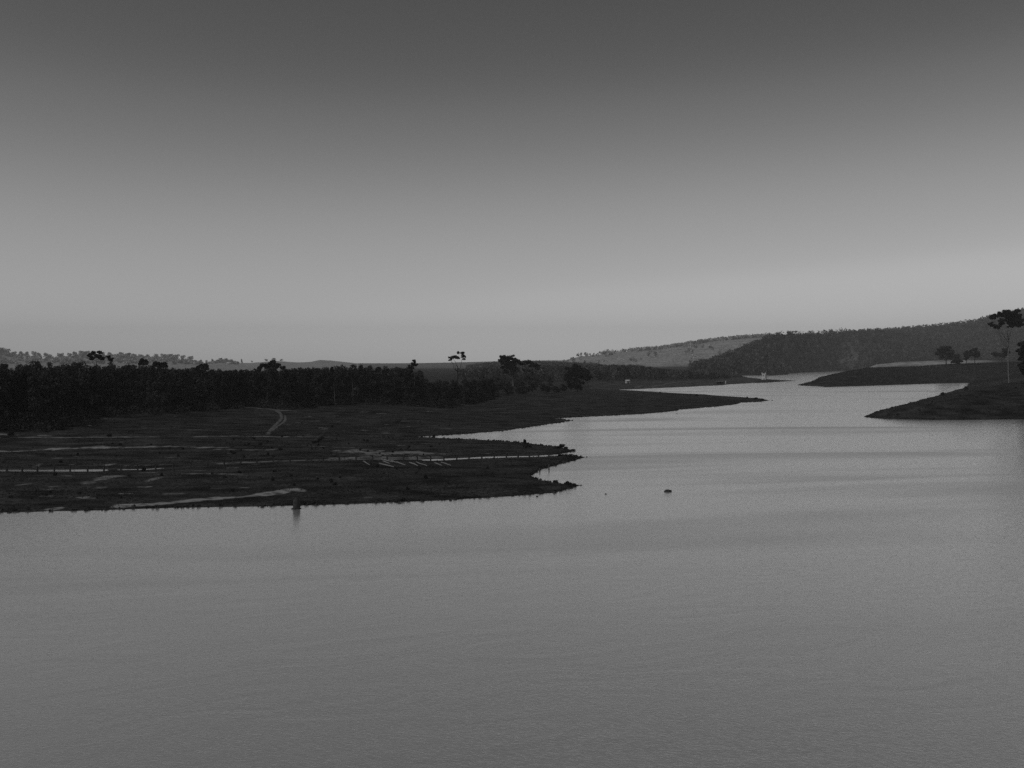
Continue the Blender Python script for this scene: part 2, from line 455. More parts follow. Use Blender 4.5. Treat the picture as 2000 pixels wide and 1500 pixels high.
cu = np.concatenate([np.arange(-1200, -100, 24), np.arange(-100, 2100, 3.5), np.arange(2100, 3201, 24)])
cy = np.concatenate([50000.0 / (np.arange(1040, 731, -0.5) - V0), np.linspace(2550, 8300, 116)])
UU, YY = np.meshgrid(cu, cy)
XX = (UU - U0) / F * YY
ZZ = height(XX, YY)
nr, nc = UU.shape
idx = np.arange(nr * nc).reshape(nr, nc)
faces = np.stack([idx[:-1, :-1], idx[:-1, 1:], idx[1:, 1:], idx[1:, :-1]], -1).reshape(-1, 4)
gme = make_mesh('ground', np.stack([XX, YY, ZZ], -1).reshape(-1, 3), faces, [M_GROUND], smooth=True)

VV = V0 + F * (HC - ZZ) / YY
bare = np.zeros(XX.shape); soft = np.zeros(XX.shape)
near = YY < 700
def add_bare(px, w, amt=1.0, s=0.6):
    m = np.zeros(XX.shape)
    sub = YY < 1600
    m[sub] = seg_mask(XX[sub], YY[sub], px, w, s)
    np.maximum(bare, m * amt, out=bare)
add_bare([(-200, 873), (0, 882), (60, 880), (130, 876), (200, 874.5)], 2.6, 0.9)
add_bare([(200, 874.5), (300, 873), (440, 874)], 1.8, 0.7)
add_bare([(0, 848), (30, 850)], 2.0, 0.7)
add_bare([(0, 855), (100, 855), (200, 854), (380, 853), (560, 853), (640, 853.5)], 1.6, 0.6)
add_bare([(420, 878), (520, 879), (535, 878)], 1.5, 0.5)
add_bare([(240, 989), (330, 983), (400, 975), (470, 971), (520, 965), (575, 958)], 1.6, 0.95)
add_bare([(95, 995), (115, 993)], 0.8, 0.7)
add_bare([(10, 950), (60, 945)], 0.8, 0.6)
add_bare([(165, 945), (200, 936), (225, 929)], 1.6, 0.6)
add_bare([(260, 908), (330, 907)], 2.0, 0.75)
add_bare([(200, 910), (222, 906)], 1.0, 0.7)
add_bare([(70, 912), (78, 906)], 1.0, 0.6)
add_bare([(135, 908), (145, 906)], 0.9, 0.6)
add_bare([(370, 925), (470, 926)], 0.9, 0.5)
add_bare([(290, 940), (312, 932)], 0.9, 0.5)
add_bare([(440, 905), (600, 899), (700, 897), (840, 898)], 1.8, 0.55)
add_bare([(690, 881), (740, 886), (800, 884), (840, 886)], 4.5, 0.6)
add_bare([(665, 896), (720, 892), (790, 894), (850, 893)], 3.0, 0.6)
add_bare([(610, 872), (690, 874)], 0.7, 0.6)
for (a, c, n_) in [(560, 840, 50), (60, 500, 60), (600, 1000, 24)]:
    for k in range(n_):
        u_ = random.uniform(a, c); v_ = random.uniform(802, 980) if a != 560 else random.uniform(802, 900); l_ = random.uniform(2, 11)
        add_bare([(u_ - l_, v_ + random.uniform(-.6, .6)), (u_ + l_, v_)], random.uniform(0.35, 0.9), random.uniform(.25, .7))
add_bare([(1290, 746), (1360, 744)], 2.0, 0.3)
# pale cleared ground on the right, beyond the headland
strip = (UU > 1655) & (UU < 1960) & (YY > 1450) & (YY < 3050)
soft = (1.25 + 1.1 * fbm(UU / 25.0, YY / 160.0, 3, 55)) * np.where(strip & (YY > 1700), np.clip((UU - 1655) / 30, 0, 1) * np.clip((1960 - UU) / 60, 0, 1) * np.clip((YY - 1500) / 250, 0, 1), 0)
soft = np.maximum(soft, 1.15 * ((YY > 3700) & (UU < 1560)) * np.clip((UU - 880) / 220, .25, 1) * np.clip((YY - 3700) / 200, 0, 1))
soft = np.maximum(soft, 1.0 * ((YY > 2000) & (UU < 700)) )  # grassy left hills, lightened further in colour to stand for haze
soft = np.maximum(soft, 0.2 * ((YY > 2300) & (UU > 1290)) * (hill_height('near_right', UU, YY) > 2))
soft = np.maximum(soft, 0.10 * ((YY > 950) & (YY < 1900) & (UU > 1150) & (UU < 1480)))
colr = np.zeros((nr * nc, 4), np.float32); colr[:, 0] = bare.ravel(); colr[:, 1] = soft.ravel(); colr[:, 3] = 1
ca = gme.color_attributes.new('bare', 'FLOAT_COLOR', 'POINT')
ca.data.foreach_set('color', colr.ravel())
tag(link('ground', gme), kind='structure')

wme = make_mesh('water', [(-9000, -300, 0), (9000, -300, 0), (9000, 8400, 0), (-9000, 8400, 0)], np.array([[0, 1, 2, 3]]), [M_WATER])
tag(link('water', wme), kind='structure')

# air: one even volume round everything
def box_mesh(name, x0, x1, y0, y1, z0, z1, mats=()):
    v = [(x0, y0, z0), (x1, y0, z0), (x1, y1, z0), (x0, y1, z0), (x0, y0, z1), (x1, y0, z1), (x1, y1, z1), (x0, y1, z1)]
    f = [(0, 3, 2, 1), (4, 5, 6, 7), (0, 1, 5, 4), (1, 2, 6, 5), (2, 3, 7, 6), (3, 0, 4, 7)]
    return make_mesh(name, v, np.array(f), mats)
mh = bpy.data.materials.new('haze_air'); mh.use_nodes = True
mh.node_tree.nodes.clear()
vol = mh.node_tree.nodes.new('ShaderNodeVolumePrincipled'); mo = mh.node_tree.nodes.new('ShaderNodeOutputMaterial')
vol.inputs['Color'].default_value = grey(1.0)
vol.inputs['Density'].default_value = 0.000072
vol.inputs['Anisotropy'].default_value = 0.0
mh.node_tree.links.new(vol.outputs[0], mo.inputs['Volume'])
hz = link('haze', box_mesh('haze', -9600, 9600, -400, 8600, -4.5, 330, [mh]))
tag(hz, 'pale even haze lying over the whole lake', kind='stuff')

# ------------------------------------------------------------------ leaf clouds, tubes, trees
def leaf_cloud(centers, radii, K, size, shell=0.55, tri=False, flat=0.0):
    """K small faces in each ellipsoid; returns verts, faces"""
    c = np.repeat(np.asarray(centers, float), K, 0); r = np.repeat(np.asarray(radii, float), K, 0)
    n = len(c)
    d = rng.normal(size=(n, 3)); d /= np.linalg.norm(d, axis=1)[:, None]
    rad = shell + (1 - shell) * rng.random(n) ** 0.6
    p = c + d * r * rad[:, None] * (0.85 + 0.3 * rng.random((n, 1)))
    nrm = d * 0.7 + rng.normal(size=(n, 3)) * 0.8
    nrm[:, 2] += flat
    nrm /= np.linalg.norm(nrm, axis=1)[:, None]
    ref = rng.normal(size=(n, 3))
    t = np.cross(nrm, ref); t /= np.linalg.norm(t, axis=1)[:, None]
    b = np.cross(nrm, t)
    s = np.asarray(size, float)
    s = (np.repeat(s, K) if s.ndim else np.full(n, float(s))) * (0.6 + 0.8 * rng.random(n))
    s = s[:, None]
    if tri:
        v = np.stack([p + t * s, p - t * s * 0.6 + b * s * 0.8, p - t * s * 0.5 - b * s * 0.9], 1)
        f = np.arange(n * 3).reshape(n, 3)
    else:
        v = np.stack([p + t * s, p + b * s * 0.6, p - t * s * 0.9, p - b * s * 0.65], 1)
        f = np.arange(n * 4).reshape(n, 4)
    return v.reshape(-1, 3), f

class Tubes:
    def __init__(self): self.v = []; self.f = []
    def add(self, pts, rads, sides=6):
        pts = [Vector(p) for p in pts]; base = len(self.v)
        for i, p in enumerate(pts):
            d = (pts[min(i + 1, len(pts) - 1)] - pts[max(i - 1, 0)]).normalized()
            ref = Vector((1, 0, 0)) if abs(d.z) > 0.7 else Vector((0, 0, 1))
            a = d.cross(ref).normalized(); b = d.cross(a)
            for k in range(sides):
                t = 2 * pi * k / sides
                self.v.append(tuple(p + (a * math.cos(t) + b * math.sin(t)) * rads[i]))
        for i in range(len(pts) - 1):
            for k in range(sides):
                k2 = (k + 1) % sides
                self.f.append((base + i * sides + k, base + i * sides + k2, base + (i + 1) * sides + k2, base + (i + 1) * sides + k))
        self.f.append(tuple(base + k for k in range(sides))[::-1])
        self.f.append(tuple(base + (len(pts) - 1) * sides + k for k in range(sides)))
    def mesh(self, name, m, smooth=True):
        me = make_mesh(name, np.array(self.v), self.f, [m])
        if smooth:
            for p in me.polygons: p.use_smooth = True
        return me

def bent(a, b, n=5, wob=0.05, up=0.0):
    a = Vector(a); b = Vector(b); L = (b - a).length; out = []
    for i in range(n):
        t = i / (n - 1)
        p = a.lerp(b, t) + Vector((0, 0, up * L * math.sin(pi * t)))
        if 0 < i < n - 1: p += Vector((random.uniform(-1, 1), random.uniform(-1, 1), 0)) * wob * L
        out.append(p)
    return out

def hero_tree(name, base, clumps, fork, trunk_r, label, cat='tree', bark=None, group=None, K=150, leaf=0.4, depth=0.7, limb_r=0.35, lean=None):
    """clumps: (dx, dz, r) in metres from base, spread in depth too; fork: height where limbs leave the trunk"""
    root = empty(name, base)
    tag(root, label, cat, group)
    tb = Tubes(); lb = Tubes()
    top = Vector((lean[0] if lean else 0, 0, fork))
    tp = bent((0, 0, -0.4), top, 7, 0.012)
    tb.add(tp, [trunk_r * (1.25 if i == 0 else 1.0) * (1 - 0.45 * i / 6) for i in range(7)], 8)
    w = max(abs(c[0]) for c in clumps)
    cs = []; rs = []
    for dx, dz, r in clumps:
        y = random.uniform(-1, 1) * depth * w
        c = Vector((dx, y, dz))
        cs.append(tuple(c)); rs.append((r * .95, r * .95, r * 0.75))
        start = tp[random.choice((5, 6))] if dz > fork else tp[5]
        if len(clumps) < 9 or random.random() < .55:
            lb.add(bent(start, c - Vector((0, 0, r * 0.3)), 6, 0.07, -0.13), [trunk_r * limb_r * k for k in (1, .85, .7, .5, .4, .2)], 5)
        for _ in range(2):
            q = c + Vector((random.uniform(-r, r), random.uniform(-r, r), random.uniform(-.2, .5) * r)) * 0.8
            lb.add([c - Vector((0, 0, r * .5)), q], [trunk_r * .12, trunk_r * .05], 4)
        for _ in range(6):
            q_ = random.uniform(.35, .7) * r
            cs.append((dx + random.uniform(-r, r) * 1.15, y + random.uniform(-r, r) * 1.15, dz + random.uniform(-.75, .6) * r)); rs.append((q_, q_, q_ * .75))
    link('trunk', tb.mesh('trunk', bark or M_PALEBARK), root)
    link('limbs', lb.mesh('limbs', M_BARK), root)
    v, f = leaf_cloud(cs, rs, int(K * .75), leaf * 1.15, 0.12)
    link('crown', make_mesh('crown', v, f, [M_LEAF]), root)
    return root

def px_tree(name, u, Y, clumps_px, fork_v, trunk_r, label, base_v=None, **kw):
    if base_v is not None: X, Y, z = hit(u, base_v, Y * 0.7, Y * 1.4)
    else: X, Y, z = at_y(u, Y)
    s = Y / F
    cl = [((cu_ - u) * s, HC - (cv - V0) * s - z, cr * s) for cu_, cv, cr in clumps_px]
    return hero_tree(name, (X, Y, z), cl, HC - (fork_v - V0) * s - z, trunk_r, label, **kw)

# six kinds of bushy gum, unit height 1 scaled when placed
def proto_tree(i, kind):
    H = 16.0
    tb = Tubes(); tp = bent((0, 0, -0.5), (random.uniform(-.6, .6), random.uniform(-.6, .6), H * .8), 6, 0.02)
    tb.add(tp, [.24, .18, .15, .12, .10, .06], 6)
    cs = []; rs = []
    if kind == 'bushy':
        for k in range(20):
            t = random.random(); z = H * (0.14 + 0.80 * t); w = 3.8 * (1 - abs(t - .45) * 1.1)
            a = random.uniform(0, 2 * pi); rr = random.uniform(.2, 1) * w
            r = random.uniform(1.1, 2.1); cs.append((math.cos(a) * rr, math.sin(a) * rr, z)); rs.append((r, r, r * .8))
    elif kind == 'conic':
        for k in range(14):
            t = k / 13; z = H * (0.22 + 0.74 * t); w = 3.0 * (1.05 - t)
            a = random.uniform(0, 2 * pi); rr = random.uniform(.2, .9) * w
            r = random.uniform(.9, 1.8) * (1.2 - .5 * t); cs.append((math.cos(a) * rr, math.sin(a) * rr, z)); rs.append((r, r, r))
    else:
        for k in range(12):
            z = H * random.uniform(.45, .95); a = random.uniform(0, 2 * pi); rr = random.uniform(.3, 1) * 4.2
            r = random.uniform(1.0, 1.9); cs.append((math.cos(a) * rr, math.sin(a) * rr, z)); rs.append((r, r, r * .62))
    for c in cs[::2]:
        tb.add([tp[3], Vector(c)], [.09, .03], 4)
    tr = tb.mesh('trunk', M_BARK)
    v, f = leaf_cloud(cs, rs, 95, 0.42, 0.4)
    cr = make_mesh('crown', v, f, [M_LEAF])
    return tr, cr

PROTOS = [proto_tree(i, k) for i, k in enumerate(['bushy', 'bushy', 'conic', 'umbrella', 'bushy', 'conic', 'umbrella'])]
placed_trees = {}
def put_tree(name, k, loc, hgt, wid, label, group, cat='tree'):
    key = (name, k)
    sc = (wid, wid * random.uniform(.85, 1.15), hgt / 16.0)
    if key not in placed_trees:
        root = empty(name, loc, random.uniform(0, 6.28)); root.scale = sc
        tag(root, label, cat, group)
        link('trunk', PROTOS[k][0], root); link('crown', PROTOS[k][1], root)
        placed_trees[key] = root
        return root
    return copy_thing(placed_trees[key], loc, random.uniform(0, 6.28), sc, label, group)

# bushes
def bush_mesh(w=1.0, h=1.0, n=6, K=60, leaf=0.13):
    cs = []; rs = []
    for k in range(n):
        a = random.uniform(0, 2 * pi); rr = random.uniform(0, .6) * w
        z = random.uniform(.25, .75) * h
        cs.append((math.cos(a) * rr, math.sin(a) * rr, z)); r = random.uniform(.28, .45)
        rs.append((r * w, r * w, r * h * .8))
    cs.append((0, 0, .35 * h)); rs.append((.6 * w, .6 * w, .38 * h))
    return leaf_cloud(cs, rs, K, leaf, 0.3)
BUSH = []
for i in range(6):
    v, f = bush_mesh(1, 1, random.randint(6, 10), 90, 0.15)
    me_b = make_mesh('foliage', v, f, [M_BUSH])
    tb = Tubes()
    for k in range(4):
        tb.add([(0, 0, -.15), (random.uniform(-.4, .4), random.uniform(-.4, .4), .6)], [.04, .015], 4)
    BUSH.append((me_b, tb.mesh('stem', M_BARK)))
bush_first = {}
def put_bush(name, loc, r, h, label, group=None, cat='shrub'):
    k = random.randrange(len(BUSH)); key = (name, k)
    sc = (r, r * random.uniform(.8, 1.2), h)
    if key not in bush_first:
        root = empty(name, loc, random.uniform(0, 6.28)); root.scale = sc
        tag(root, label, cat, group)
        link('foliage', BUSH[k][0], root); link('stem', BUSH[k][1], root)
        bush_first[key] = root
        return root
    o = copy_thing(bush_first[key], loc, random.uniform(0, 6.28), sc, label, group)
    if group is None and 'group' in o: del o['group']
    return o

# ------------------------------------------------------------------ the wood on the left shore
EDGE = poly((-500, 852), (0, 843), (60, 840), (120, 836), (150, 818), (250, 809), (400, 804), (470, 793), (520, 797), (600, 795), (700, 790), (780, 790), (870, 796), (900, 791), (930, 786), (960, 781), (1000, 774))
CANOPY = poly((-500, 705), (0, 697), (60, 699), (120, 701), (180, 700), (225, 702), (250, 707), (300, 712), (340, 716), (400, 719), (450, 721), (500, 722), (600, 717), (640, 714), (700, 713), (780, 714), (800, 719),
    (820, 724), (840, 724), (860, 723), (880, 730), (900, 733), (940, 731), (960, 735), (990, 738), (1010, 738), (1060, 743), (1085, 750))
eu = np.arange(-440, 1001, 20.0)
eY = []
for u_ in eu:
    eY.append(hit(u_, float(np.interp(u_, *EDGE)) + random.uniform(-4, 3), 200, 1100)[1])
eY = np.array(eY)
cand = []
for _ in range(9000):
    u_ = random.uniform(-430, 985)
    Yf_ = float(np.interp(u_, eu, eY)); depth = 230 if u_ < 860 else 130
    Y_ = Yf_ + 3 + depth * random.random()
    cand.append(((u_ - U0) / F * Y_, Y_, u_, (Y_ - Yf_)))
cells = {}; trees = []
for X_, Y_, u_, dep in cand:
    mind = 6.0 if dep < 60 else 8.5
    kx, ky = int(X_ // 9), int(Y_ // 9); ok = True
    for a in (-1, 0, 1):
        for b in (-1, 0, 1):
            for q in cells.get((kx + a, ky + b), ()):
                if (q[0] - X_) ** 2 + (q[1] - Y_) ** 2 < mind * mind: ok = False
    if ok:
        cells.setdefault((kx, ky), []).append((X_, Y_)); trees.append((X_, Y_, u_, dep))
TX = np.array([t[0] for t in trees]); TY = np.array([t[1] for t in trees])
TZ = height(TX, TY)
inview = [(t, z) for t, z in zip(trees, TZ) if t[2] > -40]
inview.sort(key=lambda a: a[0][1] - 0.0 * a[0][0] + (0 if a[0][3] < 60 else 150))
SECTIONS = [(140, 'at the far left edge of the view', 0), (300, 'round the pale slanting trunk', 0), (470, 'between the slanting trunk and the forked track', 0), (600, 'above the top of the forked track', 0), (720, 'round the two thin pale stems', 0), (9999, 'under the slender narrow-topped tree', 0)]
n_ind = 0; far_c = []; far_r = []; far_s = []
def tree_h(u_, Y_, z_, dep):
    want = random.uniform(13, 21) if u_ < 820 else random.uniform(8, 13)
    vtop = float(np.interp(u_, *CANOPY)) + random.uniform(-2.5, 3)
    lim = HC - (vtop - V0) / F * Y_ - z_
    return max(4.5, min(want, lim))
for (X_, Y_, u_, dep), z_ in inview:
    if u_ > 860 and dep > 15 and random.random() < .15: continue
    h_ = tree_h(u_, Y_, z_, dep)
    if n_ind < 285:
        n_ind += 1
        k = random.choice([0, 1, 4, 0, 2, 5, 3, 6]) if u_ < 800 else random.choice([0, 1, 4, 2, 5])
        sec = next((b_, c_) for a_, b_, c_ in SECTIONS if u_ < a_)
        row = 'in front' if dep < 12 else 'set back'
        if u_ < 820:
            put_tree('gum_tree', k, (X_, Y_, z_), h_, random.uniform(.95, 1.4), 'dark gum tree %s, %s' % (row, sec[0]), 'gum trees %s, %s' % (row, sec[0]))
        else:
            put_tree('small_tree', k, (X_, Y_, z_), h_, random.uniform(.6, .9), 'small dark rounded tree in the thinning right end of the wood', 'small trees at the right end of the wood')
    else:
        w = random.uniform(2.6, 3.6)
        for q in range(5):
            far_c.append((X_ + random.uniform(-1.8, 1.8), Y_ + random.uniform(-1.8, 1.8), z_ + h_ * random.uniform(.5, .95) - 1.0)); far_r.append((w * .62, w * .62, w * .5)); far_s.append(.5)
for (X_, Y_, u_, dep), z_ in zip(trees, TZ):
    if u_ <= -40:
        h_ = tree_h(u_, Y_, z_, dep)
        for q in range(4):
            far_c.append((X_ + random.uniform(-1.8, 1.8), Y_ + random.uniform(-1.8, 1.8), z_ + h_ * random.uniform(.35, .95) - 1.0)); far_r.append((2.4, 2.4, 2.0)); far_s.append(.7)
v, f = leaf_cloud(far_c, far_r, 60, np.array(far_s), 0.3)
tag(link('woodland', make_mesh('woodland', v, f, [M_LEAF])), 'deep mass of dark gum woodland behind the front trees', 'woodland', kind='stuff')

# undergrowth along the edge of the wood
ug_c = []; ug_r = []
for _ in range(1300):
    u_ = random.uniform(-60, 900)
    Y_ = float(np.interp(u_, eu, eY)) + random.uniform(-7, 45)
    X_ = (u_ - U0) / F * Y_
    ug_c.append((X_, Y_, 0)); r = random.uniform(.9, 2.6); ug_r.append((r * 1.3, r * 1.3, r * 1.2))
ug_c = np.array(ug_c); ug_c[:, 2] = height(ug_c[:, 0], ug_c[:, 1]) + 0.5 * np.array(ug_r)[:, 2]
v, f = leaf_cloud(ug_c, ug_r, 45, 0.33, 0.3, tri=True)
tag(link('undergrowth', make_mesh('undergrowth', v, f, [M_BUSH])), 'dark undergrowth along the foot of the left wood', 'undergrowth', kind='stuff')

# rounded shrubs at the right end of the wood
SHRUBS = [(845, 794, 9, 10), (862, 797, 8, 8), (878, 796, 7, 7), (895, 792, 9, 9), (912, 790, 9, 13), (925, 789, 7, 9), (938, 787, 8, 10), (950, 785, 9, 14), (962, 780, 6, 8), (972, 776, 6, 8),
    (935, 772, 9, 14), (903, 776, 9, 14), (882, 780, 9, 15), (860, 782, 9, 14), (955, 768, 8, 12), (925, 762, 9, 14), (945, 756, 10, 16), (968, 755, 9, 16), (985, 757, 8, 14), (1015, 769, 7, 11), (1027, 770, 8, 13),
    (1018, 757, 7, 16), (1040, 766, 8, 14), (1050, 758, 8, 17), (1060, 762, 6, 12), (1074, 757, 4.5, 17), (1084, 763, 6, 8), (1100, 764, 7.5, 13), (1090, 766, 5, 6), (1030, 752, 9, 16), (1008, 752, 7, 18)]
for i, (u_, v_, rp, hp) in enumerate(SHRUBS):
    X_, Y_, z_ = hit(u_, v_, 350, 1150)
    s_ = Y_ / F
    put_tree('shrub', random.choice([0, 1, 4, 2, 0]), (X_, Y_, z_ - .3), hp * s_ * 1.25, rp * s_ * 1.25 / 3.6, 'dark rounded shrub between the wood and the tall pale gum', 'shrubs at the right end of the wood', 'shrub')
for i in range(60):
    u_ = random.uniform(870, 1100); base_ = float(np.interp(u_, [870, 930, 985, 1040, 1100], [795, 788, 774, 771, 767])); v_ = base_ - random.uniform(0, 26) * (1 if u_ < 1050 else .4)
    X_, Y_, z_ = hit(u_, v_, 350, 1150); s_ = Y_ / F
    top_ = float(np.interp(u_, [870, 930, 985, 1040, 1070, 1100], [733, 737, 740, 744, 748, 757])) + random.uniform(0, 8)
    hp = min(random.uniform(9, 18), max(5, v_ - top_))
    put_tree('shrub', random.choice([0, 1, 4, 2, 5]), (X_, Y_, z_ - .3), hp * s_ * 1.1, random.uniform(4, 8) * s_ / 3.6, 'dark rounded shrub between the wood and the tall pale gum', 'shrubs at the right end of the wood', 'shrub')

# tall single trees
px_tree('eucalyptus_tree', 1002, 800, [(989, 699, 7), (982, 707, 6), (997, 698, 6), (1005, 703, 5), (993, 709, 5), (1002, 708, 5), (978, 703, 4), (987, 725, 4), (995, 719, 4.5), (1007, 719, 3.5), (1013, 708, 4), (991, 703, 6), (982, 699, 5), (990, 713, 5), (1000, 714, 5), (983, 718, 4), (1003, 722, 3.5), (1010, 704, 4)],
    733, .55, 'tall pale-trunked gum with a dense dark crown above the middle shrubs', base_v=763, K=230, leaf=.42, depth=.5)
px_tree('eucalyptus_tree', 1031, 830, [(1020, 710, 4.5), (1027, 707, 4.5), (1034, 707, 5), (1043, 712, 3.8), (1048, 715, 5), (1032, 723, 2.6), (1040, 729, 2.6), (1023, 722, 2.6), (1051, 720, 3), (1037, 713, 4)],
    738, .4, 'slighter gum with a ragged airy crown just right of the pale-trunked gum', K=130, leaf=.42, depth=.5)
px_tree('eucalyptus_tree', 894, 620, [(882, 699, 4.2), (886, 697, 3.5), (895, 688.5, 3), (904, 689.5, 3.2), (906, 695, 3.6), (895, 698.5, 3.2), (907, 701, 2.2), (880, 703, 2.5), (890, 698, 2.5)],
    716, .34, 'thin lone gum with sparse tufts rising high above the wood', bark=M_BARK, K=90, leaf=.32, depth=.45, limb_r=.62)
px_tree('eucalyptus_tree', 811, 560, [(809, 705, 3), (806, 710, 3.4), (804, 716, 4.6), (812, 713, 3), (802, 724, 4)],
    722, .17, 'slender tree with a small narrow top at the right shoulder of the wood', bark=M_STEMBARK, lean=(-.5, 0), K=130, leaf=.32)
px_tree('eucalyptus_tree', 531, 600, [(530, 709, 6.5), (519, 714, 6), (543, 713, 6), (508, 719, 4.5), (555, 718, 4.5), (537, 717, 5), (525, 718, 5)],
    730, .4, 'broad domed gum crown standing out of the middle of the wood', bark=M_BARK, K=260, leaf=.4)
px_tree('eucalyptus_tree', 188, 600, [(178, 690, 3.6), (184, 688, 3), (193, 687.5, 3.8), (187, 694, 3), (175, 695, 2.6), (200, 695, 3), (206, 697, 3.4), (192, 697, 4), (184, 699, 4), (199, 701, 4), (176, 700, 4), (209, 702, 4)],
    706, .3, 'gum with separate dark tufts rising above the left wood skyline', bark=M_BARK, K=170, leaf=.36)
px_tree('eucalyptus_tree', 280, 600, [(279, 703, 3.6), (284, 705, 3), (275, 706, 2.5), (279, 708, 4), (286, 710, 3.5), (273, 711, 3.5)], 712, .22, 'small single tuft above the sloping left wood skyline', bark=M_BARK, K=170, leaf=.36)
px_tree('eucalyptus_tree', 312, 600, [(305, 707.5, 3), (312, 710, 3.4), (320, 710, 3.4), (308, 713, 3), (314, 714, 4), (323, 715, 4), (304, 714, 4), (312, 718, 4)], 718, .24, 'loose double-tufted tree on the skyline right of the single tuft', bark=M_BARK, K=150, leaf=.36)
px_tree('eucalyptus_tree', 394, 590, [(391, 714.5, 3.4), (398, 713.5, 4), (404, 716, 3.4), (386, 717, 2.6), (395, 719, 4), (403, 721, 4), (387, 721, 4)], 722, .24, 'flat-topped tree on the low dip of the left wood skyline', bark=M_BARK, K=150, leaf=.36)
px_tree('eucalyptus_tree', 1128, 830, [(1128, 719, 9), (1117, 724, 8), (1139, 725, 9), (1111, 732, 6.5), (1124, 733, 10), (1142, 736, 8), (1120, 746, 9), (1130, 748, 8), (1149, 738, 6), (1117, 754, 6), (1127, 756, 6), (1108, 738, 4)],
    748, .5, 'dense round tree standing alone on the open bank right of the gums', base_v=765, bark=M_BARK, K=420, leaf=.5, depth=.7)
# pale trunks that catch light in the front of the wood
for u_, v0, vt, Yg, lab in [(192, 806, 740, 470, 'gum with a pale slanting trunk in the dark left wood'), (237, 806, 745, 480, 'gum with a faint pale trunk just right of the slanting one'),
        (655, 793, 745, 470, 'thin gum with a short pale trunk above the open field'), (690, 790, 738, 480, 'gum with two bright pale stems at a gap in the wood edge'),
        (80, 834, 772, 400, 'pale-stemmed sapling at the low left edge of the wood')]:
    px_tree('eucalyptus_tree', u_, Yg, [(u_ + random.uniform(-10, 10), vt - random.uniform(2, 14), random.uniform(4, 6)) for _ in range(7)],
        vt + 3, .16, lab, base_v=v0, K=150, leaf=.36, depth=.6, bark=M_STEMBARK, lean=(random.uniform(-1.5, .2), 0))

# right headland
px_tree('eucalyptus_tree', 1970, 585, [(1971, 608, 5), (1963, 611, 6), (1951, 613, 6), (1942, 618, 6), (1957, 617, 5), (1980, 612, 6), (1988, 616, 7), (1995, 621, 6), (1983, 623, 6), (1972, 620, 6), (1936, 620, 4),
    (1935, 633, 4.6), (1942, 637, 4), (1953, 638, 4.6), (1960, 632, 5), (1975, 631, 6), (1985, 634, 6.5), (1994, 634, 6), (1968, 637, 3.5), (2003, 633, 6), (1990, 627, 7), (1967, 613, 6), (1965, 622, 4.5), (1955, 625, 4), (1979, 628, 6), (1948, 628, 3.5), (1984, 609, 5), (1946, 616, 5)],
    664, .46, 'tallest gum with a wide umbrella crown on the right headland', base_v=724, K=300, leaf=.36, depth=.45, limb_r=.3)
px_tree('eucalyptus_tree', 2006, 560, [(2000, 672, 8), (2012, 668, 9), (1998, 688, 8), (2010, 690, 10), (2003, 702, 8), (2015, 708, 9), (1999, 712, 6), (2001, 680, 8), (2004, 694, 9), (2002, 715, 8), (2006, 724, 8), (1997, 700, 5), (2012, 730, 8)], 722, .35, 'dark tree cut by the right edge of the view', bark=M_BARK, K=300, leaf=.36)
px_tree('eucalyptus_tree', 1848, 1450, [(1843, 681, 7), (1853, 680, 7), (1838, 688, 7), (1848, 690, 8), (1857, 689, 7), (1843, 696, 6), (1855, 697, 6), (1861, 694, 4), (1836, 682, 4)], 704, 1.0,
    'largest round-crowned tree of the row on the far right headland', base_v=712, bark=M_BARK, K=420, leaf=.8, depth=.6)
px_tree('eucalyptus_tree', 1869, 1450, [(1869, 696, 5), (1864, 703, 5), (1873, 703, 5), (1869, 706, 5), (1876, 705, 3), (1862, 707, 3)], 709, .7, 'low bushy tree right beside the largest round one', base_v=712.5, bark=M_BARK, K=300, leaf=.7)
px_tree('eucalyptus_tree', 1888, 1450, [(1888, 687, 3.6), (1886, 693, 4), (1890, 697, 3.6), (1887, 701, 2.5)], 702, .6, 'narrow thin tree in the middle of the headland row', base_v=712, bark=M_BARK, K=160, leaf=.6)
px_tree('eucalyptus_tree', 1904, 1450, [(1904, 683, 4.5), (1898, 689, 4.5), (1908, 688, 4.5), (1903, 693, 5), (1896, 694, 3), (1910, 694, 3)], 700, .75, 'flat-crowned tree with a clear straight stem in the headland row', base_v=711.5, bark=M_BARK, K=230, leaf=.6)
px_tree('eucalyptus_tree', 1957, 1450, [(1957, 684, 4.5), (1948, 690, 5), (1964, 688, 5), (1940, 692, 4), (1955, 692, 5.5), (1966, 694, 4.5), (1937, 694, 2.4)], 703, .75, 'spreading tree just left of the tall gum trunk', base_v=713, bark=M_BARK, K=260, leaf=.7)

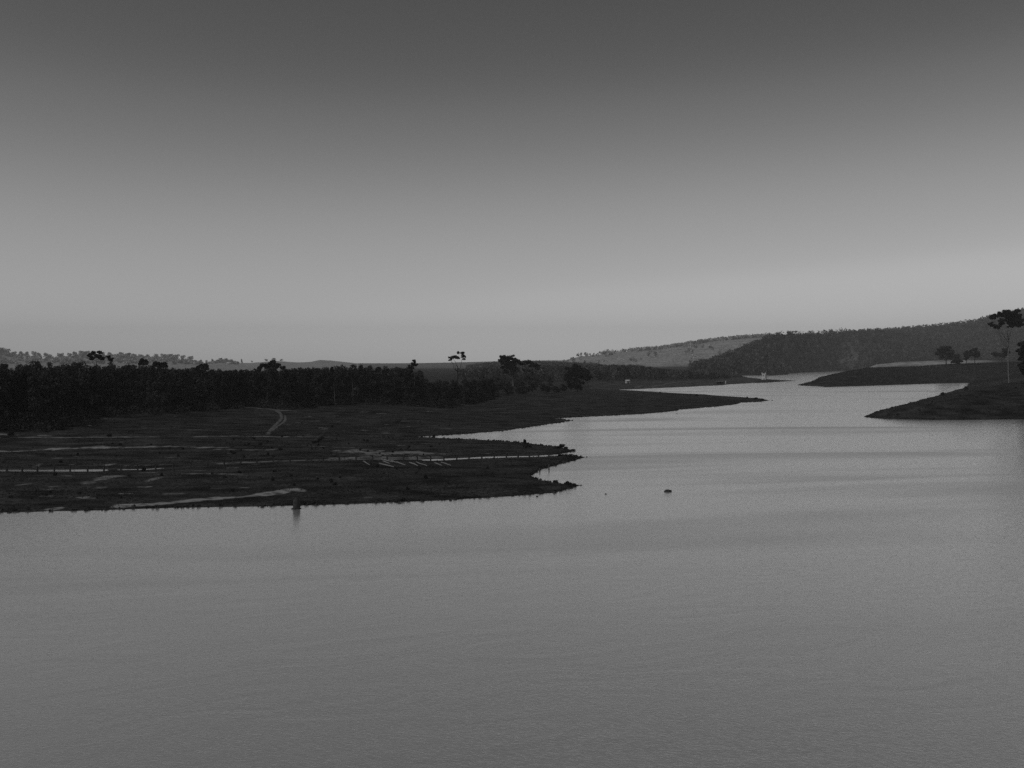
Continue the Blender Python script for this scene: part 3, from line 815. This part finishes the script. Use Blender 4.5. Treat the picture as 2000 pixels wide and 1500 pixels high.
# ------------------------------------------------------------------ wooded hills (far-off woods that read as one mass)
def wooded(name, label, uv_range, yr, n, keep, rad, hgt, K=20, leaf=1.8, canopy=None, m=None):
    u_ = rng.uniform(uv_range[0], uv_range[1], n); y_ = np.sqrt(rng.uniform(yr[0] ** 2, yr[1] ** 2, n))
    x_ = (u_ - U0) / F * y_
    z_ = height(x_, y_)
    k = keep(u_, y_, z_) & (z_ > 0.8)
    u_, y_, x_, z_ = u_[k], y_[k], x_[k], z_[k]
    r = rng.uniform(rad[0], rad[1], len(x_)); h = rng.uniform(hgt[0], hgt[1], len(x_))
    if canopy is not None:
        lim = HC - (np.interp(u_, *canopy) + rng.uniform(-1.5, 2, len(u_)) - V0) / F * y_ - z_
        h = np.clip(np.minimum(h, lim), 3, None)
    tone_ = rng.uniform(.35, 1.9, len(x_)); c = np.stack([x_, y_, z_ + h - r * .8], 1)
    rr = np.stack([r, r, np.minimum(r * 1.0, h * .5)], 1)
    low = np.stack([x_ + rng.normal(0, r * .5), y_, z_ + h * .4], 1)
    v, f = leaf_cloud(np.concatenate([c, low]), np.concatenate([rr, rr * .9]), K, leaf, 0.35, tri=True)
    me_ = make_mesh(name, v, f, [m or M_FARLEAF])
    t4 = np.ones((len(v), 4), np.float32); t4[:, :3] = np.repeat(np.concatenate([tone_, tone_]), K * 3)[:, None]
    me_.color_attributes.new('tone', 'FLOAT_COLOR', 'POINT').data.foreach_set('color', t4.ravel())
    tag(link(name, me_), label, 'woodland', kind='stuff')
    return len(x_)

C_CAN = poly((900, 722), (1000, 718), (1060, 716), (1100, 714), (1150, 713), (1178, 707), (1215, 706), (1240, 709), (1265, 717), (1300, 722), (1400, 729), (1450, 735))
C_BASE = poly((800, 1150), (1150, 1230), (1226, 1300), (1300, 1330), (1400, 1500), (1450, 1900))
wooded('point_woodland', 'low dark wood behind the white hut on the middle point', (900, 1450), (1100, 2050), 4200,
       lambda u, y, z: (y > np.interp(u, *C_BASE) + 10 * vnoise(u / 9, y * 0, 3)), (3.2, 5.0), (9, 18), K=26, leaf=1.1, canopy=C_CAN)
def in_hill(name, lo):
    return lambda u, y, z: (hill_height(name, u, y) > lo)
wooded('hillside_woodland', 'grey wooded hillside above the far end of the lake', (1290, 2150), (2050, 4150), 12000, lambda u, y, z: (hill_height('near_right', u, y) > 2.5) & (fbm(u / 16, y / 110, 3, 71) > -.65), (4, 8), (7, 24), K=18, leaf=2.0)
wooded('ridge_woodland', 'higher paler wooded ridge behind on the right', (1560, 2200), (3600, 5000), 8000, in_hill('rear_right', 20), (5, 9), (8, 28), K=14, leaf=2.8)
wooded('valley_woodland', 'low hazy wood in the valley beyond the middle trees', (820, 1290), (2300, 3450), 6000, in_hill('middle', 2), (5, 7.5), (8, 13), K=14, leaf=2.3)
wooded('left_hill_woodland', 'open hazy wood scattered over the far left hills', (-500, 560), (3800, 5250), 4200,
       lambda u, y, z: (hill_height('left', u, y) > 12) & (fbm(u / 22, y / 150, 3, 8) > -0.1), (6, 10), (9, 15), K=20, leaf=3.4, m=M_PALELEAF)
pc = HILLS['pasture']
def pasture_keep(u, y, z):
    hh = hill_height('pasture', u, y); zc = HC - (np.interp(u, *pc['v']) - V0) / F * 5400
    top = (hh > 0.93 * zc) & (rng.random(len(u)) < np.clip((u - 1180) / 160, 0, .8))
    patch = (fbm(u / 24, y / 260, 3, 19) > .2) & (rng.random(len(u)) < .07) & (y > 3700)
    return (top | patch) & (u > 1060) & (u < 1560)
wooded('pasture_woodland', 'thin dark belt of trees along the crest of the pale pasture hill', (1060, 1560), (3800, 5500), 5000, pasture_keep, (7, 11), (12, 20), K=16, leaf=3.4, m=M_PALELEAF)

# single trees seen against the sky on the far hills
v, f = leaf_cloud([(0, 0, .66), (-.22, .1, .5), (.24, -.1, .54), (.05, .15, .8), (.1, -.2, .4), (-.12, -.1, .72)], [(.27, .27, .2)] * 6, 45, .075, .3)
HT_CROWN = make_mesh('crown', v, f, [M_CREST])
tb = Tubes(); tb.add([(0, 0, -.1), (.01, 0, .35), (0, 0, .7)], [.03, .022, .012], 5)
HT_TRUNK = tb.mesh('trunk', M_BARK)
def hill_tree(u, dv, hpx, wpx, hill, label, group):
    Yc = float(np.interp(u, *HILLS[hill]['Yc'])) - 30
    X_, Y_, z_ = at_y(u, Yc)
    s_ = Y_ / F
    root = empty('hill_tree', (X_, Y_, z_ - 1), random.uniform(0, 6.28))
    root.scale = (wpx * s_, wpx * s_, hpx * s_ * 1.05)
    tag(root, label, 'tree', group)
    link('trunk', HT_TRUNK, root); link('crown', HT_CROWN, root)
for u_, hp, wp in [(2, 13, 22), (14, 12, 16), (27, 9, 14), (41, 12, 12), (52, 12, 12), (67, 14, 14), (76, 12, 12), (90, 13, 14), (98, 11, 10), (116, 12, 12), (121, 12, 9), (136, 11, 12), (146, 12, 14), (160, 10, 18), (170, 9, 20), (183, 9, 12),
        (200, 10, 12), (214, 9, 12), (236, 9, 16), (250, 9, 18), (262, 9, 16), (275, 9, 14), (288, 9, 11), (305, 10, 12), (320, 9, 18), (333, 8, 18), (345, 9, 16), (357, 10, 14), (372, 12, 15), (392, 9, 8), (403, 9, 6),
        (415, 9, 7), (431, 8, 12), (441, 8, 10), (452, 8, 8), (472, 12, 5)]:
    hill_tree(u_, 0, hp, wp, 'left', 'hazy round-crowned tree on the skyline of the far left hills', 'skyline trees of the far left hills')
for u_, hp, wp in [(1128, 7, 6), (1135, 8, 6), (1143, 8, 7), (1152, 5, 6), (1160, 5, 4), (1171, 7, 5), (1187, 9, 7), (1202, 5, 5), (1218, 6, 6), (1228, 6, 7), (1245, 5, 5), (1258, 5, 5), (1276, 6, 8), (1345, 6, 8), (1395, 5, 8), (1440, 8, 8), (1452, 7, 9)]:
    hill_tree(u_, 0, hp, wp, 'pasture', 'tiny pale tree on the skyline of the pasture hill', 'skyline trees of the pasture hill')
for u_, hp, wp in [(520, 6, 9), (535, 7, 10), (492, 5, 5), (550, 5, 8)]:
    hill_tree(u_, 0, hp, wp, 'left_far', 'faint tree on the lowest far hill behind the wood', 'skyline trees of the lowest far hill')

# ------------------------------------------------------------------ dirt tracks draped on the ground
def ribbon(px, widths, z=0.09, step=1.2):
    pts = [Vector(hit(u, v)).to_2d() for u, v in px]
    dense = []; ws = []
    for i in range(len(pts) - 1):
        n = max(1, int((pts[i + 1] - pts[i]).length / step))
        for k in range(n):
            t = k / n; dense.append(pts[i].lerp(pts[i + 1], t)); ws.append(widths[i] * (1 - t) + widths[i + 1] * t)
    dense.append(pts[-1]); ws.append(widths[-1])
    P = []; 
    for i, p in enumerate(dense):
        d = (dense[min(i + 1, len(dense) - 1)] - dense[max(i - 1, 0)]).normalized(); n = Vector((-d.y, d.x))
        jit = random.uniform(.5, 1.3), random.uniform(.5, 1.3)
        for k in range(7):
            s = (k / 6 - .5) * ws[i] * (jit[0] if k < 3 else jit[1])
            q = p + n * s; P.append((q.x, q.y))
    P = np.array(P); Z = height(P[:, 0], P[:, 1]) + z
    edge = np.tile(np.array([0, 1, 1, 1, 1, 1, 0]), len(dense))
    Z = Z - (1 - edge) * (z + .12)
    idx = np.arange(len(dense) * 7).reshape(-1, 7)
    f = np.stack([idx[:-1, :-1], idx[1:, :-1], idx[1:, 1:], idx[:-1, 1:]], -1).reshape(-1, 4)
    return np.column_stack([P, Z]), f
def track(px, widths, **kw):
    v, f = ribbon(px, widths, **kw)
    o = link('dirt_track', make_mesh('dirt_track', v, f, [M_TRACK], smooth=True)); tag(o, kind='structure'); return o
track([(521, 850), (528, 841), (536, 832), (545, 824), (550, 817), (549, 810), (545, 805), (541, 802)], [2.0, 1.8, 1.6, 1.6, 1.5, 1.6, 2.2, 3.0])
track([(531, 842), (541, 834), (552, 827), (558, 819), (557, 812)], [1.0, 1.3, 1.5, 1.3, .8])
track([(470, 794.5), (500, 797), (530, 799.5), (545, 801.5), (565, 802), (580, 803)], [1.0, 2.0, 4.0, 7.0, 3.5, .8])
track([(1236, 757.5), (1246, 756.2), (1254, 752.6)], [3.5, 4, 3], z=.3, step=4)
track([(1256, 757.6), (1275, 756.2), (1282, 753.5), (1300, 750.4), (1319, 746.6)], [3, 4, 4, 4, 3], z=.3, step=4)

# ------------------------------------------------------------------ fence along the flooded track
def box_verts(c, s):
    x, y, z = c; a, b, d = s[0] / 2, s[1] / 2, s[2] / 2
    return [(x - a, y - b, z - d), (x + a, y - b, z - d), (x + a, y + b, z - d), (x - a, y + b, z - d), (x - a, y - b, z + d), (x + a, y - b, z + d), (x + a, y + b, z + d), (x - a, y + b, z + d)]
BF = [(0, 3, 2, 1), (4, 5, 6, 7), (0, 1, 5, 4), (1, 2, 6, 5), (2, 3, 7, 6), (3, 0, 4, 7)]
post_meshes = []
for k in range(3):
    t = Tubes(); t.add([(0, 0, -.4), (.02, 0, .7), (random.uniform(-.05, .05), 0, 1.45), (0, 0, 1.5)], [.23, .2, .18, .12], 6)
    post_meshes.append(t.mesh('post', M_GREYWOOD, smooth=False))
post_u = [-18, 13, 43, 73, 106, 137, 171, 203, 236, 269, 304, 338, 372, 405, 438, 470, 502, 534, 566, 599, 631, 663, 695, 728, 756, 788, 815, 841, 867, 892, 916, 941, 965, 989, 1012, 1034, 1052, 1072]
fence = None; prev = None
for i, u_ in enumerate(post_u):
    v_ = float(np.interp(u_, [-20, 200, 400, 700, 867, 1000, 1072], [923.0, 922.0, 915.0, 903.5, 901.0, 895.5, 893.2]))
    Y_ = F * HC / (v_ - V0) 
    X_, Y_, z_ = at_y(u_, Y_)
    if fence is None:
        fence = empty('fence', (X_, Y_, z_)); tag(fence, 'old post-and-rail fence running along the flooded track to the spit', 'fence')
        org = Vector((X_, Y_, z_))
    o = link('post', post_meshes[i % 3], fence, Vector((X_, Y_, z_)) - org)
    o.rotation_euler = (random.uniform(-.06, .06), random.uniform(-.07, .07), random.uniform(0, 3)); o.scale = (1, 1, random.uniform(.85, 1.08))
    top = Vector((X_, Y_, z_ + 1.25)) - org
    if prev is not None:
        t = Tubes(); mid = (prev + top) / 2 - Vector((0, 0, random.uniform(.02, .12)))
        t.add([prev, mid, top], [.11, .10, .11], 5)
        if u_ > 440 or random.random() < .4: link('rail', t.mesh('rail', M_GREYWOOD), fence)
        if u_ > 440 and random.random() < .35:
            t2 = Tubes(); dz = Vector((0, 0, .6)); t2.add([prev - dz, top - dz - Vector((0, 0, random.uniform(0, .3)))], [.05, .05], 5); link('rail', t2.mesh('rail', M_GREYWOOD), fence)
    prev = top
# two old posts standing in the little bay
for u_, v_, lab in [(1054, 922, 'left of the two stumpy posts standing in the small bay'), (1072, 917.5, 'right and taller of the two posts standing in the small bay')]:
    X_, Y_ = wl(u_, v_)
    o = link('mooring_post', post_meshes[0], None, (X_, Y_, -.3)); o.scale = (.9, .9, .75 if u_ < 1060 else 1.0); tag(o, lab, 'post', 'posts standing in the small bay')

# bleached logs
LOGS = [(745, 898.5, 768, 903.5, .17, 'longest bleached log at the top of the pile by the fence'), (748, 902, 761, 906.5, .16, 'short bleached log under the top one in the pile'), (741, 907, 769, 913, .18, 'bleached log lowest and nearest the water in the pile'),
    (764, 901, 776, 904.5, .15, 'bleached log butting the right end of the top one'), (775, 903.5, 792, 909.5, .17, 'slanting bleached log at the right end of the pile'), (800, 905, 816, 911, .2, 'thick pale log lying alone just right of the pile'),
    (813, 903.5, 834, 911, .15, 'thin straight bleached log slanting past the thick one'), (849, 905, 863, 910, .16, 'dull grey log left of the last pair'), (862, 904.5, 881, 910, .16, 'dull grey log furthest right towards the spit'), (710, 902, 722, 909, .15, 'dull short log left of the pile beside a dark stump')]
for u1, v1, u2, v2, r, lab in LOGS:
    a = Vector(hit(u1, v1, 180, 330)); b = Vector(hit(u2, v2, 180, 330))
    a.z += r * 1.1; b.z += r * .8
    root_ = (a + b) / 2
    t = Tubes(); t.add(bent(a - root_, b - root_, 5, .015), [r, r * .95, r * .9, r * .8, r * .6], 7)
    o = link('log', t.mesh('log', M_LOG), None, root_); tag(o, lab, 'log', 'bleached logs by the fence')

# ------------------------------------------------------------------ rocks and stumps
def rock_mesh(seed, w=1.0):
    r = random.Random(seed); n, m = 9, 6; V = []; Fc = []
    for j in range(m + 1):
        ph = pi * j / m
        for i in range(n):
            th = 2 * pi * i / n
            rad = 1 + r.uniform(-.22, .22)
            V.append((math.cos(th) * math.sin(ph) * rad, math.sin(th) * math.sin(ph) * rad, math.cos(ph) * (1 + r.uniform(-.15, .15)) * .8))
    for j in range(m):
        for i in range(n):
            Fc.append((j * n + i, (j + 1) * n + i, (j + 1) * n + (i + 1) % n, j * n + (i + 1) % n))
    return make_mesh('rock', V, Fc, [M_ROCK])
ROCKS = [rock_mesh(s) for s in range(5)]
def rock(u, v, wpx, hpx, label, group=None, on_water=True):
    if on_water: X_, Y_ = wl(u, v); z_ = 0
    else: X_, Y_, z_ = hit(u, v)
    s_ = Y_ / F
    o = link('rock', random.choice(ROCKS), None, (X_, Y_, z_ + .1 * hpx * s_)); o.scale = (wpx / 2 * s_, wpx / 2 * s_ * .8, hpx / 2 * s_ * 1.1)
    o.rotation_euler = (0, 0, random.uniform(0, 6.28) if wpx < 8 else random.uniform(-.3, .3))
    return tag(o, label, 'rock', group)
rock(1304, 960, 15, 7.5, 'dark low rock breaking the open water, the larger one')
rock(1183, 965, 4.5, 3, 'small dark rock in the water between spit and larger rock')
rock(1508, 782.3, 4, 2, 'tiny rock just off the tip of the long middle point')
rock(1322, 808, 2.5, 2, 'speck of rock below the notch in the middle shore')
rock(1728, 818.4, 7, 4, 'rock at the water edge under the right headland, left one')
rock(1926, 820, 6, 3.5, 'rock at the water edge under the right headland, right one')
rock(981, 842.5, 4, 3, 'dark rock on the inner shore of the narrow inlet')
rock(1049, 970, 5, 4, 'dark rock on the lower shore of the nearest spit')
rock(880, 978, 6, 4, 'dark rock on the near shore below the spit')
rock(512, 991, 8, 4, 'dark rock on the near shore left of the big stump')
rock(780, 983, 8, 4, 'flat dark rock on the near shore right of the big stump')
rock(18, 1002, 8, 4, 'dark rock on the near shore by the left edge')

def stump(u, v, wpx, hpx, label, group=None, mat_=None, Yr=(150, 900)):
    X_, Y_, z_ = hit(u, v, *Yr)
    s_ = Y_ / F; h = hpx * s_; r = wpx * s_ / 2
    t = Tubes(); n = 6
    t.add([(random.uniform(-.1, .1) * r, 0, -.2 + (h + .2) * k / (n - 1)) for k in range(n)], [r * q * random.uniform(.9, 1.1) for q in ((.75, .95, 1.1, 1.1, .85, .4) if wpx > 10 else (1.25, .95, .85, .85, .8, .5))], 9)
    for k in range(4):
        a = random.uniform(0, 6.28); t.add([(0, 0, h * .2), (math.cos(a) * r * 1.6, math.sin(a) * r * 1.6, -.1)], [r * .35, r * .15], 5)
    for k in range(2):
        a = random.uniform(0, 6.28); t.add([(0, 0, h * .6), (math.cos(a) * r * .9, math.sin(a) * r * .5, h * random.uniform(.9, 1.1))], [r * .35, r * .12], 5)
    o = link('tree_stump', t.mesh('tree_stump', mat_ or M_ROCK), None, (X_, Y_, z_)); return tag(o, label, 'stump', group)
stump(579, 994, 14, 22, 'large black stump standing in the water at the near shore', Yr=(170, 185))
stump(723, 908, 6, 9, 'black stump beside the log pile')
stump(608, 878, 6, 7, 'left of two black stumps close together in the field')
stump(616, 878, 4, 7, 'right of two black stumps close together in the field')
stump(657, 860, 4, 7, 'upright black stump right of the fallen trunk')
stump(674, 861, 3.5, 5, 'small black stump further right of the fallen trunk')
stump(839, 808, 2, 7, 'thin standing dead stem below the wood')
stump(820, 826, 3, 6, 'leaning black stump above the inlet head')
# fallen dark trunk
a = Vector(hit(611, 866)); b = Vector(hit(628, 857)); c_ = (a + b) / 2; c_.z += .45
t = Tubes(); t.add(bent(a - c_ + Vector((0, 0, .3)), b - c_ + Vector((0, 0, .7)), 5, .03), [.3, .42, .45, .5, .75], 8)
t.add([b - c_ + Vector((0, 0, .6)), b - c_ + Vector((.9, .3, 1.3))], [.25, .08], 5)
t.add([b - c_ + Vector((0, 0, .6)), b - c_ + Vector((1.1, -.3, .3))], [.25, .08], 5)
tag(link('fallen_trunk', t.mesh('fallen_trunk', M_ROCK), None, c_), 'black fallen trunk with upturned root in the field', 'fallen tree')

# dark bushes named one by one
NB = [(848, 854.5, 5, 6, 'dark bush at the very head of the narrow inlet'), (1026, 868, 5, 10, 'pointed dark bush on the outer spit skyline'), (1027, 874, 6.5, 6, 'low dark bush in front of the pointed one'),
    (1088, 876, 6, 5, 'brushwood at the left of the outer spit end'), (1096, 874.5, 8, 7.5, 'tallest tangled brush near the outer spit end'), (1104, 879, 6, 7, 'brush sloping down to the outer spit end'), (1118, 880.5, 6, 4, 'low scrub at the tip of the outer spit'),
    (1094, 890.5, 8, 4, 'dark scrub where the flooded track meets the lake'), (1112, 891, 9, 4.5, 'dark scrub on the back of the middle spit'), (1086, 942.5, 7, 5, 'scrub on the back of the nearest spit'),
    (1110, 946.5, 9, 7, 'thick dark scrub near the tip of the nearest spit'), (1122, 949, 6, 4, 'thin scrub at the tip of the nearest spit'), (1751, 790, 7, 5, 'flat bush on the slope line of the right headland'), (1842, 763, 7, 6, 'bush on the skyline notch of the right headland'),
    (1887, 750, 6, 8, 'bush where the far inlet meets the right headland'), (1708, 806, 3, 3, 'tiny bush near the tip of the right headland'), (1476, 780, 6, 4, 'scrub along the tip of the long middle point'), (1459, 778.5, 3, 3.5, 'small dark bush on the back of the long middle point'),
    (1290, 768.5, 4, 3, 'small bush on the back skyline of the long middle point'), (1360, 773.5, 6, 3, 'flat bush further along the middle point skyline'), (1488, 782, 6, 4, 'last scrub before the tip of the long middle point'),
    (769, 792, 5, 7, 'round bush just in front of the wood edge'), (648, 835, 5, 5, 'dark bush alone in the middle of the field'), (509, 869, 5, 5, 'dark bush left of the field stumps'), (547, 879, 6, 5, 'dark bush between the field stumps and track'),
    (213, 853, 7, 6, 'wide dark bush on the upper left track'), (235, 870, 5, 5, 'dark bush on the pale left track'), (357, 878, 4, 5, 'square dark bush beside the pale left track'), (349, 892, 4, 5, 'dark bush below the pale left track'), (311, 887, 4, 5, 'dark bush left of the pair below the pale track'),
    (532, 939, 5, 7, 'dark bush above the pale strip of the near shore'), (281, 920, 6, 9, 'dark bush between posts in the broken water strip'), (120, 840, 9, 22, 'black bushy tree in front of the low left wood edge'), (22, 850, 9, 8, 'dark bush at the left wood foot')]
def crest(u, y0, y1):
    Y = np.linspace(y0, y1, 300); h = height((u - U0) / F * Y, Y); k = int(np.argmax((h - HC) / Y))
    return ((u - U0) / F * Y[k], float(Y[k]), float(h[k]))
for u_, v_, rp, hp, lab in NB:
    X_, Y_, z_ = crest(u_, 440, 680) if (u_ > 1700 and v_ > 740) else hit(u_, v_, 150, 1200)
    s_ = Y_ / F
    put_bush('bush', (X_, Y_, z_ - .05), rp * s_ * .95, hp * s_, lab)
# scattered low bushes
n_ = 0
while n_ < 150:
    u_ = random.uniform(-20, 1060); v_ = random.uniform(806, 985)
    if random.random() < .35: u_ = random.uniform(430, 860); v_ = random.uniform(848, 895)
    X_, Y_, z_ = hit(u_, v_, 150, 700)
    if z_ < .35 or Y_ > float(np.interp(u_, eu, eY)) - 4: continue
    s_ = Y_ / F; r = random.uniform(.22, .6)
    put_bush('low_bush', (X_, Y_, z_ - .05), r, r * random.uniform(.8, 1.5), 'small dark tussock scattered over the open near ground', 'small dark tussocks on the near ground')
    n_ += 1
n_ = 0
while n_ < 40:
    u_ = random.uniform(1700, 2010); v_ = random.uniform(735, 815)
    X_, Y_, z_ = hit(u_, v_, 440, 700)
    if z_ < .5 or Y_ > 690: continue
    r = random.uniform(.3, .9)
    put_bush('low_bush', (X_, Y_, z_ - .05), r, r, 'small dark tussock on the slope of the right headland', 'small dark tussocks on the right headland'); n_ += 1

# shoreline debris and grass tufts
gx = []; gz = []
def scatter(n, ur, yr, keep):
    u_ = rng.uniform(ur[0], ur[1], n); y_ = rng.uniform(yr[0], yr[1], n); x_ = (u_ - U0) / F * y_
    z_ = height(x_, y_); k = keep(u_, y_, z_); return x_[k], y_[k], z_[k]
def tufts(name, label, x, y, z, size, mat_, K=5):
    n = len(x); c = np.repeat(np.stack([x, y, z], 1), K, 0); N = len(c)
    a = rng.uniform(0, 2 * pi, N); lean = rng.uniform(.1, .9, N); s = np.repeat(size, K) * rng.uniform(.6, 1.2, N)
    d = np.stack([np.cos(a), np.sin(a), np.zeros(N)], 1); t = np.stack([-np.sin(a), np.cos(a), np.zeros(N)], 1)
    tip = c + d * (s * lean)[:, None] + np.array([0, 0, 1]) * s[:, None]
    w = (s * .28)[:, None]
    v = np.stack([c - t * w, c + t * w, tip], 1).reshape(-1, 3); v[:, 2] -= .02
    tag(link(name, make_mesh(name, v, np.arange(N * 3).reshape(N, 3), [mat_])), label, 'grass', kind='stuff')
x, y, z = scatter(34000, (-30, 1150), (165, 380), lambda u, y, z: (z > .12) & (fbm((u - U0) / F * y / 7, y / 7, 3, 61) > .05))
tufts('grass', 'rough dark grass over the near spits', x, y, z, rng.uniform(.10, .28, len(x)), M_GRASS)
x, y, z = scatter(26000, (-30, 1500), (330, 800), lambda u, y, z: (z > .15) & (fbm((u - U0) / F * y / 9, y / 9, 3, 62) > .05))
tufts('field_grass', 'rough grass over the open field below the wood', x, y, z, rng.uniform(.15, .4, len(x)), M_GRASS, 4)
x, y, z = scatter(30000, (1680, 2040), (440, 1100), lambda u, y, z: (z > .15) & (fbm((u - U0) / F * y / 9, y / 9, 3, 63) > .05))
tufts('headland_grass', 'rough grass over the right headland', x, y, z, rng.uniform(.15, .4, len(x)), M_GRASS, 4)
x, y, z = scatter(24000, (1550, 2040), (1150, 1700), lambda u, y, z: (z > .4))
tufts('far_grass', 'rough grass over the far right headland', x, y, z, rng.uniform(.6, 1.4, len(x)), M_GRASS, 3)
# debris line: small stones and sticks where land meets water
xs = []
for i in range(2, len(SHORE) - 6):
    a, b = SHORE[i], SHORE[i + 1]
    if max(a[1], b[1]) > 720: continue
    L_ = math.hypot(*(b - a)); n = int(min(L_, 60) * 1.6)
    for k in range(n):
        p = a + (b - a) * random.random(); xs.append((p[0] + random.gauss(0, .9), p[1] + random.gauss(0, .9)))
xs = np.array(xs); zs = height(xs[:, 0], xs[:, 1]); k = (zs > -.12) & (zs < .5)
cc = np.column_stack([xs[k], np.maximum(zs[k], 0) + .03]); r_ = rng.uniform(.06, .26, len(cc)) * (1 + cc[:, 1] / 900)
v, f = leaf_cloud(cc, np.stack([r_ * 1.4, r_ * 1.4, r_ * .8], 1), 14, r_ * .9, .3, tri=True)
tag(link('shore_debris', make_mesh('shore_debris', v, f, [M_ROCK])), 'dark stones and drift debris strewn along the waterline', 'debris', kind='stuff')

# ------------------------------------------------------------------ buildings far off on the middle point
def boxes(name, lst, m, parent):
    V = []; Fc = []
    for c, s in lst:
        b0 = len(V); V += box_verts(c, s); Fc += [tuple(b0 + i for i in q) for q in BF]
    return link(name, make_mesh(name, V, Fc, [m]), parent)

# white water tower on the tip: tapering shaft, window, two horns
X_, Y_, z_ = at_y(1492.5, 1540)
tw = empty('water_tower', (X_, Y_, z_ - .3)); tw.rotation_euler[2] = -.55; tag(tw, 'small white tower with two horns at the tip of the far point', 'tower')
V = []; 
for z1, w1 in ((0, 6.6), (4.5, 5.2), (9.0, 5.4)):
    V += [(-w1 / 2, -w1 / 2, z1), (w1 / 2, -w1 / 2, z1), (w1 / 2, w1 / 2, z1), (-w1 / 2, w1 / 2, z1)]
Fc = [(3, 2, 1, 0), (8, 9, 10, 11)]
for l in range(2):
    for k in range(4): Fc.append((l * 4 + k, l * 4 + (k + 1) % 4, l * 4 + 4 + (k + 1) % 4, l * 4 + 4 + k))
link('shaft', make_mesh('shaft', V, Fc, [M_WHITE]), tw)
boxes('parapet', [((0, -2.55, 9.35), (6.2, .5, .7)), ((0, 2.55, 9.35), (6.2, .5, .7)), ((-2.85, 0, 9.35), (.5, 4.6, .7)), ((2.85, 0, 9.35), (.5, 4.6, .7))], M_WHITE, tw)
for sx in (-1, 1):
    boxes('horn', [((sx * 2.5, -1.8, 10.5), (1.1, 1.1, 1.6))], M_WHITE, tw)
boxes('window', [((-.3, -2.66, 6.6), (1.2, .16, 1.5))], M_DARK, tw)
boxes('door', [((.8, -3.1, 1.3), (1.4, .3, 2.2))], M_DARK, tw)

X_, Y_, z_ = hit(1226, 748.5, 1000, 1500)
hut = empty('hut', (X_, Y_, z_)); hut.rotation_euler[2] = -.5; tag(hut, 'small white hut with a dark side opening below the low wood', 'hut')
boxes('wall', [((-1.4, 0, 1.4), (1.6, 3.4, 2.8)), ((.9, .8, 1.4), (3.0, 1.8, 2.8))], M_WHITE, hut)
V = [(-2.6, -2.1, 2.8), (2.8, -2.1, 2.8), (2.8, 2.1, 2.8), (-2.6, 2.1, 2.8), (-2.4, 0, 4.0), (2.6, 0, 4.0)]
link('roof', make_mesh('roof', V, [(0, 1, 5, 4), (2, 3, 4, 5), (0, 4, 3), (1, 2, 5), (0, 3, 2, 1)], [M_ROOF]), hut)
boxes('door', [((.9, -.14, 1.1), (1.2, .06, 2.1))], M_DARK, hut)

X_, Y_, z_ = hit(1406, 749.6, 1000, 1600)
sh = empty('shed', (X_, Y_, z_)); tag(sh, 'low grey open-fronted shed by the water on the middle point', 'shed')
boxes('wall', [((-3.9, 0, 1.2), (.2, 3.6, 2.4)), ((3.9, 0, 1.2), (.2, 3.6, 2.4)), ((0, 1.8, 1.2), (7.6, .2, 2.4)), ((-1.6, -1.0, .8), (2.6, .2, 1.6))], M_GREYWOOD, sh)
for xx in (-3.7, -1.2, 1.2, 3.7): boxes('post', [((xx, -1.85, 1.2), (.22, .22, 2.4))], M_GREYWOOD, sh)
V = [(-4.4, -2.3, 2.42), (4.4, -2.3, 2.42), (4.4, 2.3, 2.9), (-4.4, 2.3, 2.9), (-4.4, -2.3, 2.56), (4.4, -2.3, 2.56), (4.4, 2.3, 3.04), (-4.4, 2.3, 3.04)]
link('roof', make_mesh('roof', V, BF, [mat('shed_roof', .14, .3, 1.0)]), sh)
X_, Y_, z_ = hit(1417.5, 749.6, 1000, 1600)
wp = empty('marker_post', (X_, Y_, z_)); wp.rotation_euler[2] = -.7; tag(wp, 'white marker post standing right of the low shed', 'post')
boxes('shaft', [((0, 0, 1.6), (.9, .9, 3.4))], M_WHITE, wp); boxes('cap', [((0, 0, 3.45), (1.2, 1.2, .3))], M_WHITE, wp)

# pole frame on the far right headland
X_, Y_, z_ = at_y(1822, 1450)
pf = empty('pole_frame', (X_, Y_, z_)); tag(pf, 'bare pale pole frame on the skyline left of the headland trees', 'frame')
for xx in (-4.6, 4.6):
    t = Tubes(); t.add([(xx, 0, -.3), (xx + .1, 0, 5.8)], [.28, .2], 6); link('pole', t.mesh('pole', M_LOG), pf)
t = Tubes(); t.add([(-5, 0, 5.4), (5, 0, 5.1)], [.18, .16], 6); link('crossbar', t.mesh('crossbar', M_LOG), pf)
